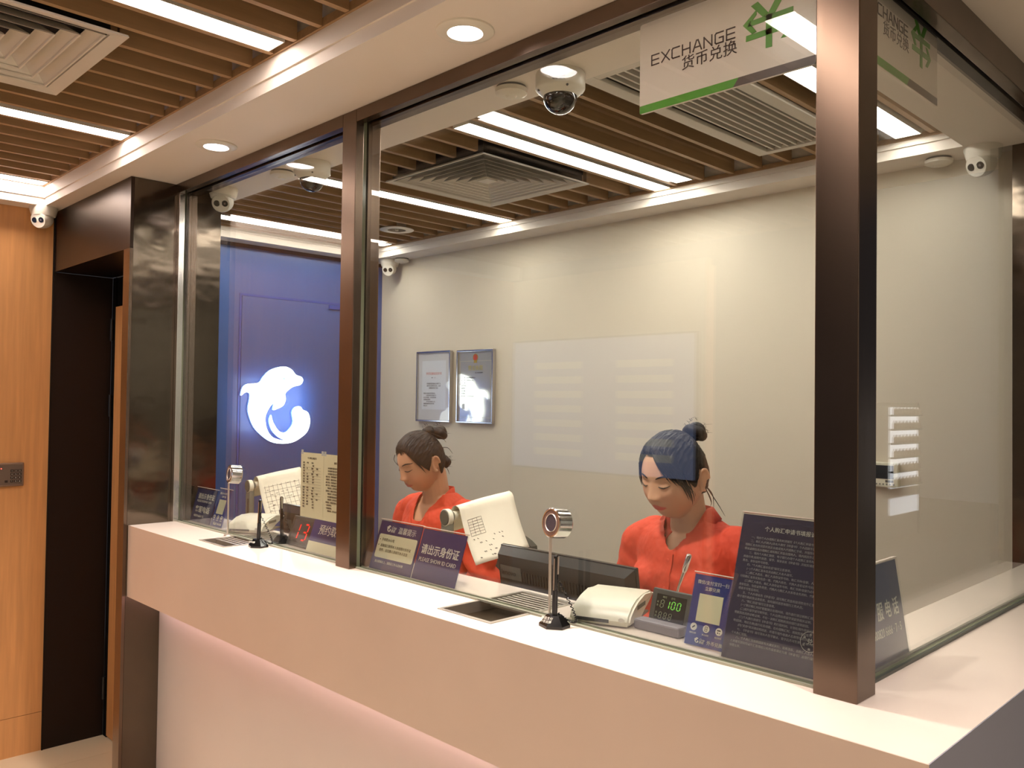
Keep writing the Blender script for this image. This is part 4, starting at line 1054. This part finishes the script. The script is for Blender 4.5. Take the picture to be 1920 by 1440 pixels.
def hand(mb, w, side, yaw):
    """palm-down hand resting on the desk; w = wrist, fingers run along -Y"""
    Mh = Matrix.Translation(w) @ Matrix.Rotation(yaw, 4, 'Z')
    def T(p): return Mh @ Vector(p)
    T_ = lambda L_: [T(p) for p in L_]
    for k in range(4):
        xk = (-.030+.020*k)*side
        mb.tube(T_([(xk*.55, -.004, 0), (xk*.9, -.045, .003), (xk, -.085, .004)]), [.013, .0125, .0105], 10)
    L_ = (.058, .070, .076, .068)
    for k in range(4):
        xk = (-.030+.020*k)*side; l = L_[k]*.92
        mb_pts = T_([(xk, -.080, .005), (xk*1.06, -.080-l*.45, .010), (xk*1.08, -.080-l*.78, .000), (xk*1.08, -.080-l, -.010)])
        cap_chain(mb, mb_pts, [.0092, .0084, .0076, .0066], 10)
    cap_chain(mb, T_([(.022*side, -.020, -.002), (.042*side, -.048, -.006), (.050*side, -.074, -.010), (.050*side, -.098, -.013)]), [.014, .0115, .0098, .0080], 10)

def person(name, label, loc, pitch, roll, head, opt):
    """local frame: z up, faces -Y; head = head centre"""
    t = thing(name, label, 'person', loc, opt.get('rz', 0))
    H = Matrix.Translation(head) @ Matrix.Scale(opt.get('hs', 1), 4) @ Matrix.Rotation(opt.get('yaw', 0), 4, 'Z') @ Matrix.Rotation(roll, 4, 'Y') @ Matrix.Rotation(pitch, 4, 'X')
    hz = head[2]; nb = Vector((0, head[1]+.080, hz-.122))           # neck base
    B = MB()
    nu, nv = 150, 120; vs = []; fs = []
    for j in range(nv+1):
        e = -math.pi/2+math.pi*j/nv
        for i in range(nu): vs.append(H @ head_pt(2*math.pi*i/nu, e, True, opt.get('wide', 1)))
    for j in range(nv):
        for i in range(nu): fs.append((j*nu+i, j*nu+(i+1) % nu, (j+1)*nu+(i+1) % nu, (j+1)*nu+i))
    B.add(vs, fs)
    for s_ in (-1, 1):                                              # ears
        E = H @ Matrix.Translation((s_*.0775*opt.get('wide', 1), .014, -.006)) @ Matrix.Rotation(s_*R(-16), 4, 'Z') @ Matrix.Rotation(R(-10), 4, 'X')
        rim = [(s_*.004, .015*math.cos(a)*(.9 if math.sin(a) < 0 else 1.05)+.004, .029*math.sin(a)) for a in [2*math.pi*k/20 for k in range(17)]]
        B.tube([E @ Vector(p) for p in rim], .0042, 8); B.ball((0, 0, 0), (.0038, .0135, .026), 8, E @ Matrix.Translation((s_*-.0005, .003, 0)))
        B.ball((0, 0, 0), (.004, .006, .008), 6, E @ Matrix.Translation((s_*.002, -.004, -.026)))
    cap_chain(B, [H @ Vector((0, .030, -.035)), H @ Vector((0, .032, -.075)), nb+Vector((0, -.008, .005)), nb+Vector((0, .005, -.05))], [.052, .048, .050, .060], 20)
    sh = nb.z-.045; W_ = opt.get('sw', .175); cy = nb.y+.012
    def torso(mb, g):
        mb.loft([(.72, 0, .12, .150+g, .105+g), (.80, 0, .115, .145+g, .10+g), (.90, 0, cy*.4+.06, .132+g, .092+g), (1.0, 0, cy-.005, .142+g, .102+g), (sh-.10, 0, cy-.010, .152+g, .108+g),
                 (sh-.04, 0, cy-.002, .160+g, .098+g), (sh, 0, cy+.004, .155+g, .080+g), (sh+.018, 0, cy+.006, .125+g, .066+g), (sh+.036, 0, cy+.002, .082+g, .056+g), (sh+.050, 0, cy, .056+g, .048+g*.6)], 36)
        for s_ in (-1, 1):
            mb.ball((s_*.070, cy-.072, sh-.125), (.058+g, .048+g, .055+g), 10)
            cap_chain(mb, [(s_*(W_-.04), cy+.004, sh-.022), (s_*W_, cy, sh-.045)], [.050+g, .047+g], 14)
    torso(B, 0)
    arms = []
    for s_ in (-1, 1):
        a = [Vector((s_*W_, cy, sh-.045)), Vector((s_*(W_+.062), cy+.02, sh-.285)), Vector((s_*opt.get('wx', .12), cy-.140, DZ+.030))]
        arms.append(a); cap_chain(B, a, [.045, .037, .0255], 14)
        hand(B, a[2], -s_, R(s_*8)*-1)
        hip, kn, an = Vector((s_*.085, .12, .755)), Vector((s_*.10, -.30, .735)), Vector((s_*.10, -.24, .285))
        cap_chain(B, [hip, kn, an], [.080, .056, .038], 14); cap_chain(B, [an+Vector((0, .03, -.03)), an+Vector((0, -.05, -.045)), an+Vector((0, -.12, -.052))], [.030, .030, .022], 12)
    me = remeshed(B, .0030, 2, .4); keep_main(me)
    Hi = H.inverted(); ca = me.color_attributes.new('tint', 'FLOAT_COLOR', 'POINT')
    base = Vector(lin(opt.get('skin', (204, 154, 122)))); lip = Vector(lin(opt.get('lip', (178, 66, 62)))); blush = Vector(lin((206, 132, 108))); buf = []
    for v in me.vertices:
        p = Hi @ v.co; c = base.copy()
        if p.z > -.13 and p.y < -.04:
            f = 0
            if abs(p.x) < .024:
                w_ = 1-(p.x/.0235)**2
                zt = -.0475+.0015*gs(abs(p.x)-.006, .004)-.006*(abs(p.x)/.0235)**1.5; zb = -.0655+.0085*(abs(p.x)/.0235)**2
                f = sm_(p.z, zb-.0012, zb+.0012)*(1-sm_(p.z, zt-.0012, zt+.0012))
            c = c.lerp(blush, .35*gs(abs(p.x)-.042, .018)*gs(p.z+.025, .016))
            c = c.lerp(lip, f*.9)
        buf += [c.x, c.y, c.z, 1]
    ca.data.foreach_set('color', buf); me.materials.clear(); me.materials.append(SKIN)
    me.polygons.foreach_set('use_smooth', [True]*len(me.polygons))
    body = bpy.data.objects.new('body', me); COL.objects.link(body); body.parent = t

    # eyelashes and brows, thin ribbons following the face
    def onface(x, z, off):
        lo, hi = -1.2, 1.2; a = math.asin(max(-1, min(1, x/.0735))); e = math.asin(max(-1, min(1, z/.114)))
        p = None
        for _ in range(12):
            p = head_pt(a, e, True, opt.get('wide', 1)); a += (x-p.x)/.08; e += (z-p.z)/.114
        return H @ (p+Vector((0, -off, 0)))
    brow = MB(); lash = MB(); eye = MB()
    for s_ in (-1, 1):
        Pp = [onface(s_*(.014+.036*k/12), .0285+.0055*math.sin(math.pi*min(1, k/12*1.15)*.8), .0006) for k in range(13)]
        brow.tube(Pp, [.0012+.0011*math.sin(math.pi*(k/12)**.8) for k in range(13)], 6)
        Pp = [onface(s_*(.0185+.0285*k/14), .0072-.0042*math.sin(math.pi*k/14)+.0012*(k/14), .0004) for k in range(15)]
        lash.tube(Pp, [.0005+.0013*math.sin(math.pi*min(1, .12+k/14*.88)) for k in range(15)], 6)
        Pp = [onface(s_*(.020+.025*k/10), .0150+.0030*math.sin(math.pi*k/10), -.0002) for k in range(11)]
        eye.tube(Pp, [.0002+.00042*math.sin(math.pi*k/10) for k in range(11)], 5)
    brow.obj('eyebrows', HAIR, t, True); lash.obj('eyelashes', BLACK_P, t, True); eye.obj('eyelid_crease', mat('lid_shade', (140, 96, 76), .6), t, True)

    # hair cap: the scalp offset outwards behind the hairline
    hl = opt['hairline']; nu, nv = 160, 110; vs = []; fs = []; bd = Vector(opt['bun_dir']).normalized()
    for j in range(nv+1):
        e = -math.pi/2+math.pi*j/nv
        for i in range(nu):
            a = 2*math.pi*i/nu; a_ = a if a < math.pi else a-2*math.pi
            p = head_pt(a, e, False, opt.get('wide', 1)); lim = R(hl(math.degrees(a_)))
            k = sm_(e-lim, R(-2), R(7)); n_ = Vector((p.x/.0735**2, p.y/.094**2, p.z/.114**2)).normalized()
            d = p.normalized(); tb = bd
            # strand ridges converge on the bun
            ax = Vector((1, 0, 0)); u_ = (d-tb*d.dot(tb)); ang = math.atan2(u_.dot(ax), u_.dot(tb.cross(ax)))
            rg = .0009*math.sin(ang*46+3*noise.noise(d*6))+.0007*math.sin(ang*101)
            off = -.010*(1-k)+k*(opt.get('vol', .0095)+.004*sm_(e, R(10), R(70))+rg+.0022*noise.noise(d*5))
            vs.append(H @ (p+n_*off))
    for j in range(nv):
        for i in range(nu): fs.append((j*nu+i, j*nu+(i+1) % nu, (j+1)*nu+(i+1) % nu, (j+1)*nu+i))
    hr = MB().add(vs, fs).obj('hair', HAIR, t, True)
    hr.data.polygons.foreach_set('use_smooth', [True]*len(hr.data.polygons))
    # bun: a coiled rope of hair
    for bc, br, nm in opt['buns']:
        c = H @ Vector(bc); ax = (c-H.translation).normalized(); Mb = look(c, ax); P_ = []; Q = []
        for k in range(90):
            s_ = k/89; a = s_*math.pi*2*2.35; r = br*(.60-.44*s_); P_.append(Mb @ Vector((r*math.cos(a), r*math.sin(a), br*(-.26+.55*s_)))); Q.append(br*(.44-.10*s_)*(1+.06*math.sin(a*5)))
        bn = MB().tube(P_, Q, 12).ball(tuple(c), br*.72, 12).obj(nm, HAIR, hr, True)
        wm = MB(); rr = random.Random(11)
        for k in range(14):
            th, ph = rr.uniform(0, 6.28), rr.uniform(.6, 1.4); q0 = Mb @ (Vector((math.cos(th)*math.sin(ph), math.sin(th)*math.sin(ph), math.cos(ph)))*br*.9)
            wm.tube([q0, q0+Vector((rr.uniform(-.006, .006), rr.uniform(-.006, .006), rr.uniform(0, .008))), q0+Vector((rr.uniform(-.014, .014), rr.uniform(-.014, .014), rr.uniform(.0, .014)))], [.0007, .0005, .0002], 4)
        wm.obj('flyaway_strands', HAIR, hr)
    # locks following the head
    lk = MB()
    for (a0, e0, a1, e1, off0, off1, r_) in opt['locks']:
        P_ = []; Q = []
        for k in range(14):
            s_ = k/13; a = R(a0+(a1-a0)*s_**1.1); e = R(e0+(e1-e0)*(s_**1.35)); p = head_pt(a, e, False, opt.get('wide', 1)); n_ = p.normalized()
            P_.append(H @ (p+n_*(off0+(off1-off0)*s_))); Q.append(r_*(math.sin(math.pi*min(1, .25+.75*s_))**.7*.9+.1) if s_ < 1 else .0003)
        lk.tube(P_, Q, 7)
    if opt['locks']: lk.obj('fringe', HAIR, hr, True)
    wl = MB()
    for pts in opt.get('wisps', []):
        P_ = []; pv = [Vector(p) for p in pts]
        for k in range(17):
            s_ = k/16*(len(pv)-1); i = min(int(s_), len(pv)-2); f = s_-i
            p0, p1, p2, p3 = pv[max(i-1, 0)], pv[i], pv[i+1], pv[min(i+2, len(pv)-1)]
            P_.append(H @ (.5*((2*p1)+(-p0+p2)*f+(2*p0-5*p1+4*p2-p3)*f*f+(-p0+3*p1-3*p2+p3)*f**3)))
        wl.tube(P_, [.0013*(1-k/16)**.5+.0002 for k in range(17)], 5)
    if opt.get('wisps'): wl.obj('loose_strands', HAIR, hr, True)

    # shirt
    Sh = MB(); torso(Sh, .011)
    for a in arms: cap_chain(Sh, [a[0], a[1], a[1].lerp(a[2], .30)], [.061, .054, .050], 16)
    ms = remeshed(Sh, .0065, 4, .5); bm = bmesh.new(); bm.from_mesh(ms)
    vneck = opt['v']
    def cut(p):
        q = p-nb
        if q.z > -.085 and q.z < .3:
            rad = math.hypot(q.x/1.05, (q.y-.004)/.95)
            if rad < .060 and q.z > -.03 : return True
            if q.y < 0 and q.z > -vneck and abs(q.x) < .004+.052*((q.z+vneck)/vneck) and abs(q.x) < .060: return True
        if p.z < .745: return True
        for a in arms:
            ax = (a[2]-a[1]).normalized(); d = (p-a[1]).dot(ax)
            if d > .055 and (p-a[1]-ax*d).length < .085 and p.y < cy-.05: return True
        return False
    bmesh.ops.delete(bm, geom=[f for f in bm.faces if cut(f.calc_center_median())], context='FACES')
    for v in bm.verts:
        p = v.co; side = sm_(abs(p.x), .06, .2)
        n1 = noise.noise(Vector((p.x*9, p.y*9, p.z*16)))*.0072+noise.noise(Vector((p.x*26+p.z*14, p.y*22, p.z*9)))*.0050
        fold = .0085*math.sin((p.x*1.0+p.z*1.6)*55+4*noise.noise(p*7))*sm_(-(p.z-sh), .03, .22)*(.4+side)
        v.co += v.normal*(n1+fold*.8)
    for _ in range(12): bmesh.ops.smooth_vert(bm, verts=[v for v in bm.verts if v.is_boundary], factor=.5, use_axis_x=True, use_axis_y=True, use_axis_z=True)
    bm.to_mesh(ms); bm.free(); ms.materials.clear(); CL = mat('orange_red_cotton', (188, 54, 20), .75, noise_amt=.04, noise_scale=20, bump=.8, bump_scale=12, bstretch=(1, 1, .7), bdist=.03)
    ms.materials.append(CL); ms.polygons.foreach_set('use_smooth', [True]*len(ms.polygons))
    so = bpy.data.objects.new('shirt', ms); COL.objects.link(so); so.parent = t; md = so.modifiers.new('t', 'SOLIDIFY'); md.thickness = .0025; md.offset = 1
    # placket and buttons
    def chest(x, z):
        best = None
        for v in ms.vertices:
            if abs(v.co.x-x) < .008 and abs(v.co.z-z) < .008 and (best is None or v.co.y < best): best = v.co.y
        return best if best is not None else cy-.12
    zz = [nb.z-vneck-.01-.018*k for k in range(14)]; yy = [chest(0, z) for z in zz]
    pl = MB(); vs = []; fs = []
    for z, y in zip(zz, yy):
        for x, o_ in ((-.0145, .001), (-.014, .0045), (.014, .0045), (.0145, .001)): vs.append((x, y-o_-.001, z))
    for k in range(len(zz)-1):
        for c in range(3): fs.append((k*4+c, k*4+c+1, k*4+c+5, k*4+c+4))
    pk = pl.add(vs, fs).obj('placket', CL, so, True)
    for k in range(1, 14, 4): MB().lathe([(.0001, .0012), (.0048, .001), (.005, 0)], 16, look((0, yy[k]-.0058, zz[k]), (0, -1, 0))).obj('button', mat('orange_button', (206, 70, 40), .3), pk, True)
    # collar
    co = MB(); n = 40
    if opt['collar'] == 'wings':
        rows = []
        for k in range(n+1):
            f = k/n; a = R(-158)+R(316)*f                            # around the neck, open at the front
            fr_ = abs(a)/R(158); rx, ry = .058, .056
            cxp, cyp = rx*math.sin(a), ry*math.cos(a)
            drop = .050*sm_(fr_, .55, 1.0); z0 = nb.z+.018-drop*1.35
            out = 1+.10; hgt = .030; wing = .040+.030*sm_(fr_, .5, 1.0)
            # stand bottom, stand top, fall edge
            sgn = 1 if a > 0 else -1
            pull = sm_(fr_, .7, 1)
            r_ = [Vector((cxp*1.06, nb.y+cyp*1.04+.002, z0-.022)), Vector((cxp*.98, nb.y+cyp*.98, z0+.016)), Vector((cxp*1.10, nb.y+cyp*1.08, z0+.014)),
                  Vector((cxp*(1.10+.40*(wing/.04))+sgn*.012*pull, nb.y+cyp*(1.10+.28*(wing/.04))-.010*pull, z0+.010-wing*.62-.010*pull))]
            rows.append(r_)
        vs = [p for r_ in rows for p in r_]; fs = []
        for k in range(n):
            for c in range(3): fs.append((k*4+c, k*4+c+1, (k+1)*4+c+1, (k+1)*4+c))
    else:
        rows = []
        for k in range(n+1):
            f = k/n; a = R(-170)+R(340)*f; fr_ = abs(a)/R(170); cxp, cyp = .060*math.sin(a), .058*math.cos(a); s3 = sm_(fr_, .40, 1)
            z0 = nb.z+.012-vneck*.98*s3**1.15; sgn = 1 if a > 0 else -1
            xx = cxp*(1+.0*s3)+sgn*.012*s3*(1-s3); y0 = nb.y+cyp-.052*s3
            rows.append([Vector((xx*1.12, y0+.004, z0-.016)), Vector((xx*1.04, y0-.004*s3, z0+.016*(1-.5*s3)))])
        vs = [p for r_ in rows for p in r_]; fs = [(k*2, k*2+1, k*2+3, k*2+2) for k in range(n)]
    cl = co.add(vs, fs).obj('collar', CL, so, True); cl.data.polygons.foreach_set('use_smooth', [True]*len(cl.data.polygons))
    md = cl.modifiers.new('t', 'SOLIDIFY'); md.thickness = .0026; md.offset = 0
    # trousers and shoes
    Tr = MB(); Tr.loft([(.70, 0, .13, .13, .10), (.74, 0, .125, .165, .118), (.80, 0, .118, .158, .112), (.83, 0, .115, .152, .108)], 32)
    for s_ in (-1, 1):
        hip, kn, an = Vector((s_*.085, .12, .755)), Vector((s_*.10, -.30, .735)), Vector((s_*.10, -.24, .285)); cap_chain(Tr, [hip, kn, an+Vector((0, 0, .02))], [.090, .067, .055], 14)
    tm = remeshed(Tr, .009, 4); tm.materials.clear(); tm.materials.append(mat('black_trousers', (30, 30, 34), .8)); o = bpy.data.objects.new('trousers', tm); COL.objects.link(o); o.parent = t
    for s_ in (-1, 1):
        M_ = MB(); M_.ball((s_*.10, -.30, .235), (.040, .110, .032), 12).ball((s_*.10, -.225, .243), (.036, .048, .040), 10); M_.obj('shoe', BLACK_G, t, True)
    return t

def hl2(a):      # high swept fringe on her left, parting on her right
    b = abs(a)
    if b < 35: return 44+(-6 if a > 0 else 0)*b/35
    if b < 62: return 44-(b-35)*1.15
    if b < 84: return 13-(b-62)*1.15
    if b < 100: return -10+(b-84)*1.6
    if b < 122: return 16-(b-100)*2.2
    return -34
def hl1(a):
    b = abs(a)
    if b < 30: return 40
    if b < 62: return 40-(b-30)*.9
    if b < 84: return 11-(b-62)*1.2
    if b < 100: return -12+(b-84)*1.5
    if b < 122: return 12-(b-100)*2.1
    return -36
rr = random.Random(2)
lockR = []
for k in range(30):
    f = k/29; lockR.append((-14+f*30+rr.uniform(-2, 2), 62-6*f+rr.uniform(-2, 2), 44+f*34+rr.uniform(-4, 4), 12-22*f+rr.uniform(-5, 5), .010, .006, .0042))
for k in range(9):
    f = k/8; lockR.append((-22-f*22, 58-6*f, -58-f*12+rr.uniform(-3, 3), 24-34*f+rr.uniform(-6, 6), .010, .005, .0032))
for k in range(7): lockR.append((26+4*k, 54, 66+2.5*k, -14-3*k+rr.uniform(-5, 5), .012, .006, .0028))
wR = [[(-.060, -.060, .040), (-.070, -.056, .010), (-.068, -.055, -.015), (-.062, -.060, -.038)], [(-.058, -.066, .045), (-.066, -.064, .015), (-.067, -.060, -.010)],
      [(.070, .030, -.030), (.078, .036, -.060), (.074, .045, -.085), (.064, .05, -.100)], [(.066, .045, -.04), (.076, .055, -.075), (.085, .06, -.10), (.098, .062, -.130)], [(.060, .05, -.04), (.070, .06, -.07), (.066, .06, -.11)],
      [(.070, -.022, .020), (.074, -.018, -.010), (.071, -.012, -.045)], [(.069, -.028, .020), (.0735, -.024, -.005), (.072, -.020, -.032)], [(.071, .024, -.02), (.080, .030, -.055), (.078, .040, -.088)]]
person('person', 'seated woman in orange-red collared shirt, long swept fringe, looking down at right window', (-1.330, 1.935, 0), R(19), R(2), (0, -.005, 1.405),
       dict(hairline=hl2, bun_dir=(.05, .78, .62), buns=[((.010, .112, .090), .037, 'bun')], locks=lockR, wisps=wR, v=.075, collar='wings', sw=.172, wide=1.05, yaw=R(-4), skin=(190, 146, 116), lip=(190, 62, 58), vol=.010))
lockL = [(-20+k*3.2, 58, -42+k*7.5+rr.uniform(-2, 2), 36+rr.uniform(-2, 3), .009, .003, .003) for k in range(14)]
lockL += [(30+3*k, 50, 66+1.6*k, 4-3*k, .009, .004, .0028) for k in range(6)]+[(-30-3*k, 50, -64-1.6*k, 6-3*k, .009, .004, .0028) for k in range(6)]
wL = [[(.050, .08, .03), (.062, .098, .02), (.06, .11, -.01)], [(.03, .06, .10), (.05, .09, .07), (.05, .105, .04)], [(-.05, -.07, .06), (-.062, -.075, .04), (-.066, -.068, .015)], [(.066, .05, -.03), (.07, .06, -.05), (.068, .062, -.075)]]
person('person', 'seated woman in orange-red V-neck shirt with high twisted bun, at left window', (-2.425, 1.930, 0), R(24), R(2), (0, -.005, 1.378),
       dict(hairline=hl1, bun_dir=(.0, .85, .52), buns=[((.006, .118, .074), .036, 'bun'), ((-.004, .080, .098), .026, 'twist'), ((.016, .096, -.044), .026, 'low_bun')], locks=lockL, wisps=wL, v=.125, wx=.09, collar='band', sw=.180, wide=.93, hs=.94, yaw=R(-6), skin=(178, 130, 100), lip=(160, 74, 68), vol=.0085))
